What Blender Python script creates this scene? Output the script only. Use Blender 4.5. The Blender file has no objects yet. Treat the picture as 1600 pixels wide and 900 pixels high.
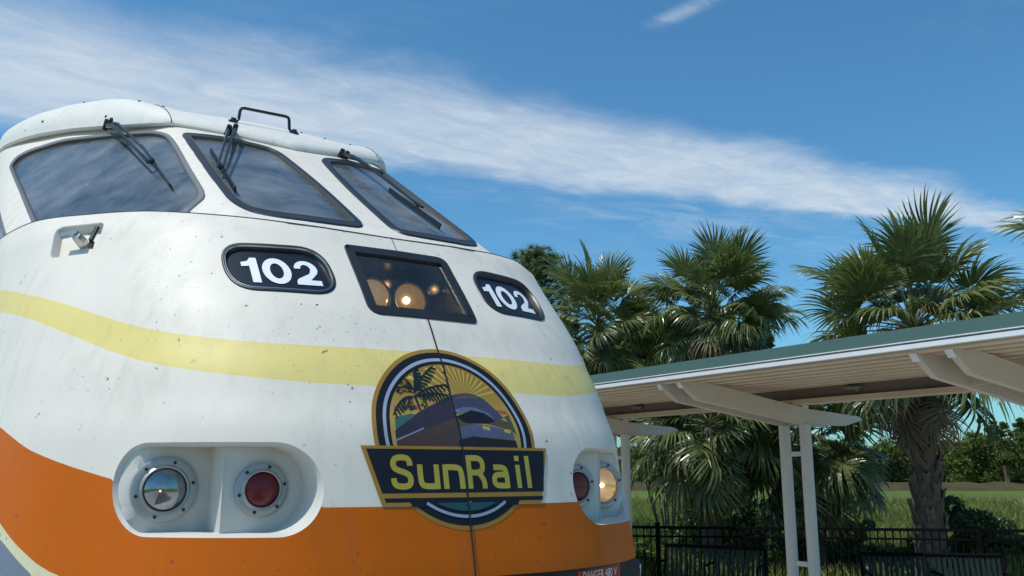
import bpy, bmesh, math, random
import numpy as np
from mathutils import Vector, Matrix
from mathutils.geometry import delaunay_2d_cdt

random.seed(7); rng = np.random.default_rng(7)
sc = bpy.context.scene
COL = sc.collection
CZ = 2.1                     # eye height above the rail

# ------------------------------------------------------------------ camera
FPX, VPX, HOR = 1390.0, -890.0, 287.0
pitch = math.atan(HOR / FPX); yaw = -math.atan(VPX / math.hypot(FPX, HOR))
fw = Vector((math.sin(yaw) * math.cos(pitch), math.cos(yaw) * math.cos(pitch), math.sin(pitch)))
rt = Vector((math.cos(yaw), -math.sin(yaw), 0)); upv = rt.cross(fw)
cam_d = bpy.data.cameras.new('camera'); cam = bpy.data.objects.new('camera', cam_d); COL.objects.link(cam)
cam_d.sensor_width = 36; cam_d.lens = 36 * FPX / 1600; cam_d.clip_end = 6000; cam_d.clip_start = 0.05
cam.matrix_world = Matrix(((rt.x, upv.x, -fw.x, 0), (rt.y, upv.y, -fw.y, 0), (rt.z, upv.z, -fw.z, CZ), (0, 0, 0, 1)))
sc.camera = cam

# ------------------------------------------------------------------ sky, sun, exposure
SUN = Vector((-0.45, 0.04, 0.89)).normalized()
w = bpy.data.worlds.new('World'); sc.world = w; w.use_nodes = True
wn, wl = w.node_tree.nodes, w.node_tree.links; wn.clear()
def wnode(t, **k):
    n = wn.new(t)
    for a, v in k.items(): setattr(n, a, v)
    return n
def wmath(op, a, b=None, c=None, clamp=False):
    n = wn.new('ShaderNodeMath'); n.operation = op; n.use_clamp = clamp
    for i, v in enumerate((a, b, c)):
        if v is None: continue
        if isinstance(v, (int, float)): n.inputs[i].default_value = v
        else: wl.new(v, n.inputs[i])
    return n.outputs[0]
def wramp(v, a, b, lo=0.0, hi=1.0):
    n = wn.new('ShaderNodeMapRange'); n.interpolation_type = 'SMOOTHSTEP'
    wl.new(v, n.inputs[0]); n.inputs[1].default_value = a; n.inputs[2].default_value = b
    n.inputs[3].default_value = lo; n.inputs[4].default_value = hi
    return n.outputs[0]
sky = wnode('ShaderNodeTexSky', sky_type='NISHITA', sun_disc=False)
sky.sun_elevation = math.asin(SUN.z); sky.sun_rotation = math.atan2(SUN.x, SUN.y)
sky.air_density = 1.0; sky.dust_density = 0.9; sky.ozone_density = 2.2; sky.altitude = 10
tc = wnode('ShaderNodeTexCoord'); sep = wnode('ShaderNodeSeparateXYZ'); wl.new(tc.outputs['Generated'], sep.inputs[0])
zc = wmath('MAXIMUM', sep.outputs[2], 0.04)
u = wmath('DIVIDE', sep.outputs[0], zc); v = wmath('DIVIDE', sep.outputs[1], zc)
def wnoise(su, sv, scale, detail, rough, dist=0.0, off=0.0):
    cb = wnode('ShaderNodeCombineXYZ'); wl.new(wmath('MULTIPLY', u, su), cb.inputs[0]); wl.new(wmath('MULTIPLY', v, sv), cb.inputs[1]); cb.inputs[2].default_value = off
    n = wnode('ShaderNodeTexNoise'); wl.new(cb.outputs[0], n.inputs['Vector'])
    n.inputs['Scale'].default_value = scale; n.inputs['Detail'].default_value = detail; n.inputs['Roughness'].default_value = rough; n.inputs['Distortion'].default_value = dist
    return n.outputs[0]
big = wnoise(1.0, 1.3, 1.7, 6, 0.62, 0.3); fine = wnoise(1.0, 2.2, 3.8, 11, 0.66, 0.6, 3.1); wide = wnoise(0.7, 1.0, 0.8, 5, 0.6, 0.6, 8.0)
axis = wmath('ADD', wmath('MULTIPLY', u, -0.17), 2.47)
dv = wmath('ADD', wmath('SUBTRACT', v, axis), wmath('MULTIPLY', wmath('SUBTRACT', big, 0.5), 0.55))
half = wmath('MAXIMUM', wmath('ADD', wmath('MULTIPLY', wmath('ABSOLUTE', u), -0.088), 0.52), 0.13)
q = wmath('DIVIDE', dv, half)
band = wmath('MULTIPLY', wramp(q, -1.2, -0.2), wramp(q, 1.05, 0.40))
streak = wramp(fine, 0.22, 0.78, 0.55, 1.0)
cloud = wmath('MULTIPLY', band, streak)
thin = wmath('MULTIPLY', wramp(wide, 0.50, 0.80), wramp(fine, 0.35, 0.75, 0.0, 0.34))
# a short torn contrail high up
wq = wmath('ADD', wmath('MULTIPLY', wmath('ABSOLUTE', wmath('ADD', u, wmath('MULTIPLY', wmath('SUBTRACT', v, 1.35), 0.15), None), None), 1.0), -1.28)
wisp = wmath('MULTIPLY', wramp(wmath('ABSOLUTE', wq), 0.045, 0.0), wmath('MULTIPLY', wramp(v, 1.20, 1.27), wramp(v, 1.45, 1.38)))
cloud = wmath('MAXIMUM', wmath('MAXIMUM', cloud, thin), wmath('MULTIPLY', wisp, wramp(fine, 0.4, 0.65, 0.06, 0.38)))
cloud = wmath('MULTIPLY', cloud, wramp(sep.outputs[2], 0.03, 0.16), clamp=True)
mixc = wnode('ShaderNodeMix', data_type='RGBA'); wl.new(wmath('MULTIPLY', cloud, 0.84), mixc.inputs[0])
tint = wnode('ShaderNodeMix', data_type='RGBA', blend_type='MULTIPLY'); tint.inputs[0].default_value = 1
wl.new(sky.outputs[0], tint.inputs[6]); tint.inputs[7].default_value = (0.52, 0.99, 1.15, 1)
wl.new(tint.outputs[2], mixc.inputs[6]); mixc.inputs[7].default_value = (5.6, 6.2, 6.7, 1)
bg = wnode('ShaderNodeBackground'); bg.inputs[1].default_value = 0.125; wl.new(mixc.outputs[2], bg.inputs[0])
wo = wnode('ShaderNodeOutputWorld'); wl.new(bg.outputs[0], wo.inputs[0])
sun_d = bpy.data.lights.new('sun', 'SUN'); sun_d.energy = 3.6; sun_d.angle = math.radians(0.5); sun_d.color = (1.0, 0.955, 0.88)
sun = bpy.data.objects.new('sun', sun_d); COL.objects.link(sun); sun.rotation_euler = (-SUN).to_track_quat('-Z', 'Y').to_euler(); sun.location = (0, 0, 50)
sc.view_settings.view_transform = 'Standard'; sc.view_settings.look = 'None'; sc.view_settings.gamma = 1
sc.view_settings.exposure = 0.0; sc.view_settings.use_curve_mapping = False
sc.cycles.max_bounces = 8; sc.cycles.transparent_max_bounces = 12; sc.cycles.use_denoising = True

# ------------------------------------------------------------------ materials
class NT:
    def __init__(s, name):
        s.m = bpy.data.materials.new(name); s.m.use_nodes = True; s.n = s.m.node_tree.nodes; s.l = s.m.node_tree.links
        s.b = s.n['Principled BSDF']; s.out = s.n['Material Output']
    def node(s, t, **k):
        n = s.n.new(t)
        for a, v in k.items(): setattr(n, a, v)
        return n
    def put(s, sock, v):
        if hasattr(v, 'is_output'): s.l.new(v, sock)
        else: sock.default_value = v
    def math(s, op, a, b=0.0, clamp=False):
        n = s.node('ShaderNodeMath', operation=op, use_clamp=clamp); s.put(n.inputs[0], a); s.put(n.inputs[1], b); return n.outputs[0]
    def mapr(s, v, a, b, lo=0., hi=1.):
        n = s.node('ShaderNodeMapRange'); s.put(n.inputs[0], v)
        for i, x in enumerate((a, b, lo, hi)): n.inputs[i + 1].default_value = x
        return n.outputs[0]
    def mix(s, f, a, b, mode='MIX'):
        n = s.node('ShaderNodeMix', data_type='RGBA', blend_type=mode); s.put(n.inputs[0], f)
        for i, c in ((6, a), (7, b)): s.put(n.inputs[i], c if hasattr(c, 'is_output') else (*c, 1))
        return n.outputs[2]
    def coord(s, scale=(1, 1, 1), kind='Object'):
        t = s.node('ShaderNodeTexCoord'); mp = s.node('ShaderNodeMapping'); s.l.new(t.outputs[kind], mp.inputs[0]); mp.inputs['Scale'].default_value = scale; return mp.outputs[0]
    def noise(s, vec, scale, detail=3, rough=.55):
        n = s.node('ShaderNodeTexNoise'); s.l.new(vec, n.inputs[0]); n.inputs['Scale'].default_value = scale; n.inputs['Detail'].default_value = detail; n.inputs['Roughness'].default_value = rough; return n.outputs[0]
    def bump(s, h, strength=.3, dist=.01):
        n = s.node('ShaderNodeBump'); s.put(n.inputs['Height'], h); n.inputs['Strength'].default_value = strength; n.inputs['Distance'].default_value = dist; s.l.new(n.outputs[0], s.b.inputs['Normal'])
    def set(s, **k):
        for a, v in k.items(): s.put(s.b.inputs[a.replace('_', ' ')], v if not isinstance(v, tuple) else (*v, 1))
        return s

def plain(name, col, rough=.5, metal=0., spec=.5, var=.12, scale=6.0):
    t = NT(name); c = t.coord(); n = t.noise(c, scale, 4)
    t.set(Base_Color=t.mix(t.mapr(n, .3, .7), tuple(x * (1 - var) for x in col), tuple(min(1, x * (1 + var)) for x in col)), Roughness=rough, Metallic=metal)
    t.b.inputs['Specular IOR Level'].default_value = spec
    return t.m

def paint(name, col, rough=.3, dirt=1.0, grime=(.10, .085, .06), shell=True):
    """coach paint: bug specks, rain streaks, road film; dark bare inside"""
    t = NT(name); c = t.coord()
    st = t.noise(t.coord((9, 9, .7)), 1.6, 5, .6); blot = t.noise(c, 2.1, 5, .6)
    film = t.math('MULTIPLY', t.mapr(st, .45, .8), t.mapr(blot, .35, .75))
    base = t.mix(t.math('MULTIPLY', film, .60 * dirt), col, tuple(a * .45 + b * .5 for a, b in zip(col, grime)))
    area = t.mapr(t.noise(c, 1.7, 3, .6), .40, .66)
    s1_ = t.mapr(t.noise(c, 30, 2, .5), .70, .735); s2_ = t.mapr(t.noise(t.coord((1, 1, .75)), 70, 2, .5), .675, .73)
    spots = t.math('MULTIPLY', t.math('MAXIMUM', s1_, t.math('MULTIPLY', s2_, .45)), t.math('ADD', t.math('MULTIPLY', area, .95), .05))
    base = t.mix(t.math('MULTIPLY', spots, dirt, True), base, (.055, .042, .03))
    geo = t.node('ShaderNodeNewGeometry')
    if shell: base = t.mix(geo.outputs['Backfacing'], base, (.035, .037, .04))
    t.set(Base_Color=base, Roughness=t.mapr(blot, .3, .7, rough + .12, rough + .28))
    t.b.inputs['Coat Weight'].default_value = .05; t.b.inputs['Coat Roughness'].default_value = .06; t.b.inputs['Specular IOR Level'].default_value = .30
    return t.m

WHITE = paint('white_paint', (.75, .685, .595)); YELLOW = paint('yellow_paint', (.76, .62, .22)); ORANGE = paint('orange_paint', (.56, .116, .001), .34); ORANGE.node_tree.nodes['Principled BSDF'].inputs['Specular IOR Level'].default_value = .14
CREAM = paint('cream_stripe_paint', (.68, .62, .40)); BLUEGREY = paint('blue_grey_paint', (.17, .20, .26)); ROOFW = paint('roof_white_paint', (.72, .69, .63), .40, 1.1)
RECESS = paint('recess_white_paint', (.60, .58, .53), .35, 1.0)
RUBBER = plain('rubber', (.018, .018, .02), .38); FRAMEGREY = plain('window_frame_grey', (.13, .13, .145), .45); BLACK = plain('black_paint', (.014, .015, .018), .35)
TRIM = plain('worn_trim', (.10, .094, .082), .45, .4); CHROME = plain('dull_steel', (.50, .51, .52), .24, .95); FLANGE = plain('grey_flange', (.36, .37, .37), .42, .35)
DARK = plain('underframe_black', (.02, .02, .02), .6); HOUSE = plain('lamp_housing_grey', (.12, .112, .098), .2)
WIPER = plain('wiper_black', (.018, .018, .02), .33, .3); INTER = plain('cab_interior', (.10, .11, .11), .7); DASH = plain('dashboard_grey', (.30, .33, .34), .6)
LETW = plain('white_vinyl', (.80, .81, .83), .4, var=.04); BOARD = plain('board_black', (.012, .012, .018), .22)
def glass(name, tint, dust, rough=.02, body=.0):
    t = NT(name); c = t.coord(); tr = t.node('ShaderNodeBsdfTransparent'); tr.inputs[0].default_value = (*tint, 1)
    gl = t.node('ShaderNodeBsdfGlossy'); gl.inputs['Roughness'].default_value = rough; gl.inputs[0].default_value = (.92, .92, .92, 1)
    fr = t.node('ShaderNodeFresnel'); fr.inputs[0].default_value = 1.52
    m1 = t.node('ShaderNodeMixShader'); t.l.new(t.math('ADD', fr.outputs[0], body, True), m1.inputs[0]); t.l.new(tr.outputs[0], m1.inputs[1]); t.l.new(gl.outputs[0], m1.inputs[2])
    df = t.node('ShaderNodeBsdfDiffuse'); df.inputs[0].default_value = (.42, .45, .47, 1)
    film = t.math('MULTIPLY', t.mapr(t.noise(c, 2.2, 6, .65), .3, .75), dust)
    vo = t.node('ShaderNodeTexVoronoi'); t.l.new(t.coord((1, 1, .6)), vo.inputs['Vector']); vo.inputs['Scale'].default_value = 13
    sp = t.node('ShaderNodeSeparateColor'); t.l.new(vo.outputs['Color'], sp.inputs[0])
    spot = t.mapr(t.math('SUBTRACT', t.math('MULTIPLY', t.mapr(sp.outputs[0], .62, 1., 0, 1), .13), vo.outputs['Distance']), 0, .02, 0, .42)
    m2 = t.node('ShaderNodeMixShader'); t.l.new(t.math('MAXIMUM', film, spot), m2.inputs[0]); t.l.new(m1.outputs[0], m2.inputs[1]); t.l.new(df.outputs[0], m2.inputs[2])
    t.l.new(m2.outputs[0], t.out.inputs[0]); return t.m
GLASS = glass('windscreen_glass', (.46, .48, .48), .46, .16, .06); LENSCOVER = glass('headlight_glass', (.72, .69, .62), .07)
def lens(name, col, emit=0., ecol=(1, .8, .45), rough=.08, metal=0.):
    t = NT(name); c = t.coord(); n = t.noise(c, 30, 2)
    t.set(Base_Color=t.mix(t.mapr(n, .3, .7), tuple(x * .6 for x in col), col), Roughness=rough, Metallic=metal)
    t.b.inputs['Coat Weight'].default_value = 1.0; t.b.inputs['Coat Roughness'].default_value = .03
    if emit: t.b.inputs['Emission Color'].default_value = (*ecol, 1); t.b.inputs['Emission Strength'].default_value = emit
    return t.m
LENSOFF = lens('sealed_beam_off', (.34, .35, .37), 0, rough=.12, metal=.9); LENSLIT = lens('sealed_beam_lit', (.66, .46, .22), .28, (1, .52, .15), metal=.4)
LENSDIM = lens('sealed_beam_dim', (.6, .5, .34), .34, (1, .66, .30), metal=.6); BULB = lens('lit_bulb', (1, .9, .7), 14, (1, .82, .5)); SPARK = lens('faint_spark', (1, .7, .4), 1.6, (1, .5, .2))
def redlens():
    t = NT('red_lens'); c = t.coord((150, 150, 150)); ck = t.node('ShaderNodeTexChecker'); t.l.new(c, ck.inputs[0]); ck.inputs['Scale'].default_value = 1
    ck.inputs[1].default_value = (.19, .005, .008, 1); ck.inputs[2].default_value = (.07, .002, .004, 1); t.set(Base_Color=ck.outputs[0], Roughness=.25); return t.m
RED = redlens()

# ------------------------------------------------------------------ mesh helpers
def link(o, parent=None, inv=None):
    COL.objects.link(o)
    if parent is not None:
        o.parent = parent
        if inv is not None and parent.type == 'EMPTY': o.matrix_parent_inverse = inv
    return o
def sharpen(me, ang):
    bm = bmesh.new(); bm.from_mesh(me)
    for f in bm.faces: f.smooth = True
    for e in bm.edges:
        if len(e.link_faces) == 2: e.smooth = e.calc_face_angle(0) < ang
    bm.to_mesh(me); bm.free()
def mesh(name, V, Fc, mats, idx=None, smooth=None):
    used = sorted({int(i) for f in Fc for i in f})
    if len(used) < len(V): mp_ = {u_: i for i, u_ in enumerate(used)}; V = [V[u_] for u_ in used]; Fc = [[mp_[int(i)] for i in f] for f in Fc]
    me = bpy.data.meshes.new(name); me.from_pydata([tuple(map(float, p)) for p in V], [], [tuple(map(int, f)) for f in Fc])
    for m in (mats if isinstance(mats, (list, tuple)) else [mats]): me.materials.append(m)
    if idx is not None: me.polygons.foreach_set('material_index', np.asarray(idx, dtype=np.int32))
    if smooth is not None: sharpen(me, math.radians(smooth))
    me.update(); return me
class MB:
    def __init__(s): s.v, s.f, s.i, s.cur = [], [], [], 0
    def add(s, V, Fc):
        o = len(s.v); s.v += [tuple(p) for p in V]; s.f += [tuple(o + k for k in f) for f in Fc]; s.i += [s.cur] * len(Fc); return s
    def box(s, c, d, rot=None):
        h = [x / 2 for x in d]; V = [Vector((x * h[0], y * h[1], z * h[2])) for z in (-1, 1) for y in (-1, 1) for x in (-1, 1)]
        if rot is not None: V = [rot @ p for p in V]
        c = Vector(c); return s.add([p + c for p in V], [(0, 2, 3, 1), (4, 5, 7, 6), (0, 1, 5, 4), (2, 6, 7, 3), (0, 4, 6, 2), (1, 3, 7, 5)])
    def bar(s, a, b, wd, ht, upd=(0, 0, 1)):
        a, b = Vector(a), Vector(b); d = (b - a); x = d.normalized(); y = Vector(upd).cross(x)
        y = y.normalized() if y.length > 1e-4 else Vector((0, 1, 0)); z = x.cross(y)
        return s.box((a + b) / 2, (d.length, wd, ht), Matrix((x, y, z)).transposed())
    def tube(s, pts, r, n=8, caps=True):
        pts = [Vector(p) for p in pts]; rr = r if isinstance(r, (list, tuple)) else [r] * len(pts); V, Fc = [], []; ref = None
        for i, p in enumerate(pts):
            t = (pts[min(i + 1, len(pts) - 1)] - pts[max(i - 1, 0)]).normalized()
            if ref is None: ref = t.orthogonal().normalized()
            ref = (ref - t * ref.dot(t)).normalized(); bi = t.cross(ref)
            V += [p + (ref * math.cos(2 * math.pi * k / n) + bi * math.sin(2 * math.pi * k / n)) * rr[i] for k in range(n)]
        for i in range(len(pts) - 1):
            for k in range(n): a = i * n + k; b = i * n + (k + 1) % n; Fc.append((a, b, b + n, a + n))
        if caps: Fc += [tuple(range(n))[::-1], tuple(range((len(pts) - 1) * n, len(pts) * n))]
        return s.add(V, Fc)
    def prism(s, poly, off, d):
        n = len(poly); d = Vector(d); A = [Vector(p) + Vector(off) for p in poly]
        return s.add(A + [p + d for p in A], [tuple(range(n)), tuple(range(n, 2 * n))[::-1]] + [(i + n, (i + 1) % n + n, (i + 1) % n, i) for i in range(n)])
    def lathe(s, prof, c, axis, n=28):
        ax = Vector(axis).normalized(); e1 = ax.orthogonal().normalized(); e2 = ax.cross(e1); c = Vector(c); V, Fc = [], []
        for r, h in prof: V += [c + ax * h + (e1 * math.cos(2 * math.pi * k / n) + e2 * math.sin(2 * math.pi * k / n)) * r for k in range(n)]
        for i in range(len(prof) - 1):
            for k in range(n): a = i * n + k; b = i * n + (k + 1) % n; Fc.append((a, b, b + n, a + n))
        return s.add(V, Fc)
    def build(s, name, mats, parent=None, inv=None, smooth=None):
        return link(bpy.data.objects.new(name, mesh(name, s.v, s.f, mats, s.i, smooth)), parent, inv)
def thing(name, label, cat, loc=(0, 0, 0), group=None):
    o = bpy.data.objects.new(name, None); COL.objects.link(o); o.location = loc; o['label'] = label; o['category'] = cat
    if group: o['group'] = group
    return o
def tag(o, label=None, cat=None, group=None, kind=None):
    for k, v in (('label', label), ('category', cat), ('group', group), ('kind', kind)):
        if v: o[k] = v
    return o

# ------------------------------------------------------------------ ground
def px(x, y, depth):             # a place seen along a line of sight, at a depth in metres
    return Vector((0, 0, CZ)) + (fw * FPX + rt * (x - 800) + upv * (450 - y)) / FPX * depth
GZ = -0.25
def ground_mat():
    t = NT('field_ground'); c = t.coord(); n1 = t.noise(c, .06, 6, .6); n2 = t.noise(c, 1.3, 6, .65); n3 = t.noise(t.coord((.02, .02, 1)), 1.4, 5)
    g = t.mix(t.mapr(n1, .4, .62), (.085, .135, .026), (.13, .155, .042)); g = t.mix(t.mapr(n3, .52, .66), g, (.115, .10, .045)); g = t.mix(t.mapr(n2, .45, .7, 0, .5), g, (.05, .075, .02))
    t.set(Base_Color=g, Roughness=1.0); t.b.inputs['Specular IOR Level'].default_value = .05; t.bump(n2, .5, .05); return t.m
def conc_mat():
    t = NT('platform_concrete'); c = t.coord(); n = t.noise(c, 2.5, 8, .62); n2 = t.noise(c, 60, 3)
    t.set(Base_Color=t.mix(t.mapr(n, .3, .7), (.40, .385, .35), (.54, .52, .48)), Roughness=.85); t.bump(n2, .25, .004); return t.m
def ballast_mat():
    t = NT('ballast_stone'); c = t.coord(); vo = t.node('ShaderNodeTexVoronoi'); t.l.new(c, vo.inputs['Vector']); vo.inputs['Scale'].default_value = 22
    t.set(Base_Color=t.mix(t.mapr(vo.outputs['Distance'], 0, .6), (.30, .285, .26), (.12, .11, .10)), Roughness=.9); t.bump(vo.outputs['Distance'], .8, .03); return t.m
CONC = conc_mat()
m = MB(); m.add([(-1500, -1500, GZ), (1500, -1500, GZ), (1500, 1500, GZ), (-1500, 1500, GZ)], [(0, 1, 2, 3)]); tag(m.build('ground', ground_mat()), kind='structure')
m = MB(); m.box((1.68, 30, GZ + .03), (3.1, 120, .14)); tag(m.build('track_bed', ballast_mat()), kind='structure')
def slab(name, poly):
    m = MB(); m.prism([(x, y, GZ) for x, y in poly], (0, 0, 0), (0, 0, .17 - GZ)); tag(m.build(name, CONC), kind='structure')
slab('platform', [(-7, -25), (.02, -25), (.02, 70), (-7, 70)])
FA, FB = Vector((9.61, 11.69, 0)), Vector((14.08, 7.75, 0)); FD = (FB - FA).normalized(); FN = Vector((FD.y, -FD.x, 0)) * -1   # fence line
F0, F1 = FA - FD * 3.0, FB + FD * 7.0
slab('far_platform', [(3.45, -12), (F1.x + .4, -12), (F1.x + .2, F1.y + .2), (F0.x + .15, F0.y + .2), (F0.x + .15, 40), (3.45, 40)])
RAILM = plain('rail_steel', (.16, .11, .08), .5, .6)
for s in (-1, 1):
    m = MB(); m.box((1.68 + s * .755, 30, -.07), (.07, 120, .14)); tag(m.build('rail', RAILM), kind='structure')
def bank():
    V, Fc = [], []; N = 60; prof = [(-9, 0), (-5, .5), (-1, 1.15), (3, 1.2), (8, .6), (12, 0)]
    a, b = px(700, 735, 120), px(2000, 735, 120); d = (b - a).normalized(); nrm = Vector((-d.y, d.x, 0))
    for i in range(N + 1):
        for o, h in prof: p = a + (b - a) * i / N + nrm * o; V.append((p.x, p.y, GZ - .02 + max(0, h * .7 * (.75 + .5 * random.random()))))
    k = len(prof)
    for i in range(N):
        for j in range(k - 1): Fc.append((i * k + j, i * k + j + 1, (i + 1) * k + j + 1, (i + 1) * k + j))
    t = NT('dry_bank'); n = t.noise(t.coord(), .25, 6, .7); t.set(Base_Color=t.mix(t.mapr(n, .35, .65), (.055, .042, .026), (.085, .080, .030)), Roughness=1.0); t.b.inputs['Specular IOR Level'].default_value = .05
    tag(link(bpy.data.objects.new('earth_bank', mesh('earth_bank', V, Fc, t.m, smooth=60))), kind='structure')
bank()

# ------------------------------------------------------------------ locomotive nose surface
XC = 1.68
def pchip(xs, ys):
    xs = np.array(xs, float); ys = np.array(ys, float); h = np.diff(xs); d = np.diff(ys) / h; mm = np.zeros(len(xs)); mm[0] = d[0]; mm[-1] = d[-1]
    for i in range(1, len(xs) - 1): mm[i] = 0 if d[i - 1] * d[i] <= 0 else 2 * d[i - 1] * d[i] / (d[i - 1] + d[i])
    def f(x):
        x = np.clip(np.asarray(x, float), xs[0], xs[-1]); i = np.clip(np.searchsorted(xs, x) - 1, 0, len(xs) - 2); t = (x - xs[i]) / h[i]
        return (2*t**3-3*t**2+1)*ys[i]+(t**3-2*t**2+t)*h[i]*mm[i]+(-2*t**3+3*t**2)*ys[i+1]+(t**3-t**2)*h[i]*mm[i+1]
    return f
G = pchip([0, .3, .57, .8, 1.0, 1.2, 1.4, 1.5, 1.56, 1.58], [0, .015, .065, .16, .31, .57, .85, 1.15, 1.5, 2.2])
SEAM = pchip([-.9, -.7, -.373, -.243, -.075, .14, .26, .40, .485, .635, .99, 1.086], [2.89, 2.90, 2.94, 2.97, 3.01, 3.07, 3.136, 3.21, 3.27, 3.37, 3.69, 3.772])
def PZ(z): z = np.asarray(z, float); return np.where(z < 1.086, SEAM(z), 3.771 + (z - 1.086) * 1.6513)
GU = pchip([0, .3, .57, .67, .75, 1.0, 1.3, 1.5, 1.58, 1.6], [0, .015, .065, .10, .19, .58, 1.06, 1.42, 1.75, 2.6])
_x = np.linspace(0, 1.58, 1200); _y = G(_x); _t = np.concatenate([[0], np.cumsum(np.hypot(np.diff(_x), np.diff(_y)))]); TE = float(_t[-1]); TM = TE + 6.0; YB = 13.0
def T(x): x = np.asarray(x, float); return np.sign(x) * np.interp(np.abs(x), _x, _t)
def SURF(t, z, off=0.0):
    t = np.asarray(t, float); z = np.asarray(z, float); a = np.abs(t); s = np.where(t < 0, -1.0, 1.0)
    x = np.interp(a, _t, _x); g = G(x); wv = np.clip((a - TE) / (TM - TE), 0, 1); y = (PZ(z) + g) * (1 - wv) + YB * wv
    gd = (G(x + .004) - G(x - .004)) / .008; gd = np.where(x > 1.573, 30, gd); gd = np.where(x < .004, 0, gd)
    pd = (PZ(z + .01) - PZ(z - .01)) / .02
    n = np.stack([s * gd, -np.ones_like(gd), pd], -1); n = n / np.linalg.norm(n, axis=-1, keepdims=True)
    P = np.stack([XC + s * x, y, z + CZ], -1); return P + n * np.asarray(off)[..., None] if np.ndim(off) else P + n * off
_xu = np.linspace(0, 1.6, 1200); _tu = np.concatenate([[0], np.cumsum(np.hypot(np.diff(_xu), np.diff(GU(_xu))))]); TEU = float(_tu[-1]); TMU = TEU + 5.0
def TU(x): x = np.asarray(x, float); return np.sign(x) * np.interp(np.abs(x), _xu, _tu)
def SURFU(t, z, off=0.0):      # the cab above the belt: corners cut back more sharply
    t = np.asarray(t, float); z = np.asarray(z, float); a = np.abs(t); s = np.where(t < 0, -1.0, 1.0)
    x = np.interp(a, _tu, _xu); wv = np.clip((a - TEU) / (TMU - TEU), 0, 1); y = (PZ(z) + GU(x)) * (1 - wv) + YB * wv
    gd = (GU(x + .004) - GU(x - .004)) / .008; gd = np.where(x > 1.593, 30, gd); gd = np.where(x < .004, 0, gd); pd = (PZ(z + .01) - PZ(z - .01)) / .02
    n = np.stack([s * gd, -np.ones_like(gd), pd], -1); n = n / np.linalg.norm(n, axis=-1, keepdims=True); return np.stack([XC + s * x, y, z + CZ], -1) + n * off
def resample(loop, ds, closed=True):
    loop = [np.array(p, float) for p in loop]; out = []; n = len(loop)
    for i in range(n if closed else n - 1):
        a, b = loop[i], loop[(i + 1) % n]; k = max(1, int(math.ceil(np.linalg.norm(b - a) / ds))); out += [a + (b - a) * j / k for j in range(k)]
    if not closed: out.append(loop[-1])
    return np.array(out)
def fillet(poly, r, n=5):
    out = []; N = len(poly); rs = r if isinstance(r, (list, tuple)) else [r] * N
    for i in range(N):
        p0, p, p1 = (np.array(poly[(i + k) % N], float) for k in (-1, 0, 1)); a, b = p0 - p, p1 - p; la, lb = np.linalg.norm(a), np.linalg.norm(b)
        d = min(rs[i], la * .48, lb * .48); A, B = p + a / la * d, p + b / lb * d
        for k in range(n + 1): u_ = k / n; out.append((1-u_)**2 * A + 2*u_*(1-u_) * p + u_*u_ * B)
    return np.array(out)
def inset(loop, d):
    L = np.array(loop, float); a = L - np.roll(L, 1, 0); b = np.roll(L, -1, 0) - L
    a /= np.linalg.norm(a, axis=1)[:, None] + 1e-9; b /= np.linalg.norm(b, axis=1)[:, None] + 1e-9
    t = a + b; t /= np.linalg.norm(t, axis=1)[:, None] + 1e-9; nrm = np.stack([-t[:, 1], t[:, 0]], 1)
    area = np.sum(L[:, 0] * np.roll(L[:, 1], -1) - np.roll(L[:, 0], -1) * L[:, 1])
    return L + nrm * d * (1 if area > 0 else -1)
def inside(P, loop):
    x, y = P[:, 0], P[:, 1]; r = np.zeros(len(P), bool); L = np.asarray(loop); j = len(L) - 1
    for i in range(len(L)):
        xi, yi, xj, yj = L[i, 0], L[i, 1], L[j, 0], L[j, 1]
        c = ((yi > y) != (yj > y)) & (x < (xj - xi) * (y - yi) / (yj - yi + 1e-15) + xi); r ^= c; j = i
    return r
def patch(outer, holes=(), lines=(), ds=.04, grid=None, eds=None):
    loops = [resample(l, eds or ds) for l in (outer, *holes)]; lns = [resample(l, eds or ds, False) for l in lines]
    pts, edges = [], []
    for l in loops: o = len(pts); pts += list(l); edges += [(o + i, o + (i + 1) % len(l)) for i in range(len(l))]
    for l in lns: o = len(pts); pts += list(l); edges += [(o + i, o + i + 1) for i in range(len(l) - 1)]
    B = np.array(pts); lo, hi = loops[0].min(0), loops[0].max(0)
    gu, gv = grid if grid else (np.arange(lo[0] + ds / 2, hi[0], ds), np.arange(lo[1] + ds / 2, hi[1], ds))
    if len(gu) and len(gv):
        Q = np.array([(a, b) for a in gu for b in gv]); ok = inside(Q, loops[0])
        for h in loops[1:]: ok &= ~inside(Q, h)
        Q = Q[ok]
        if len(Q): dm = np.min(np.linalg.norm(Q[:, None, :] - B[None], axis=2), axis=1) if len(Q) * len(B) < 2e7 else np.array([np.min(np.hypot(*(B - p_).T)) for p_ in Q]); Q = Q[dm > ds * .35]; pts += list(Q)
    r = delaunay_2d_cdt([Vector(p) for p in pts], edges, [], 0, 1e-5); V = np.array([tuple(p) for p in r[0]]); Tn = np.array([f for f in r[2]], int)
    C = V[Tn].mean(1); ok = inside(C, loops[0])
    for h in loops[1:]: ok &= ~inside(C, h)
    Tn = Tn[ok]; d1 = V[Tn[:, 1]] - V[Tn[:, 0]]; d2 = V[Tn[:, 2]] - V[Tn[:, 0]]; fl = d1[:, 0] * d2[:, 1] - d1[:, 1] * d2[:, 0] < 0; Tn[fl] = Tn[fl][:, ::-1]
    return V, Tn

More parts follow.
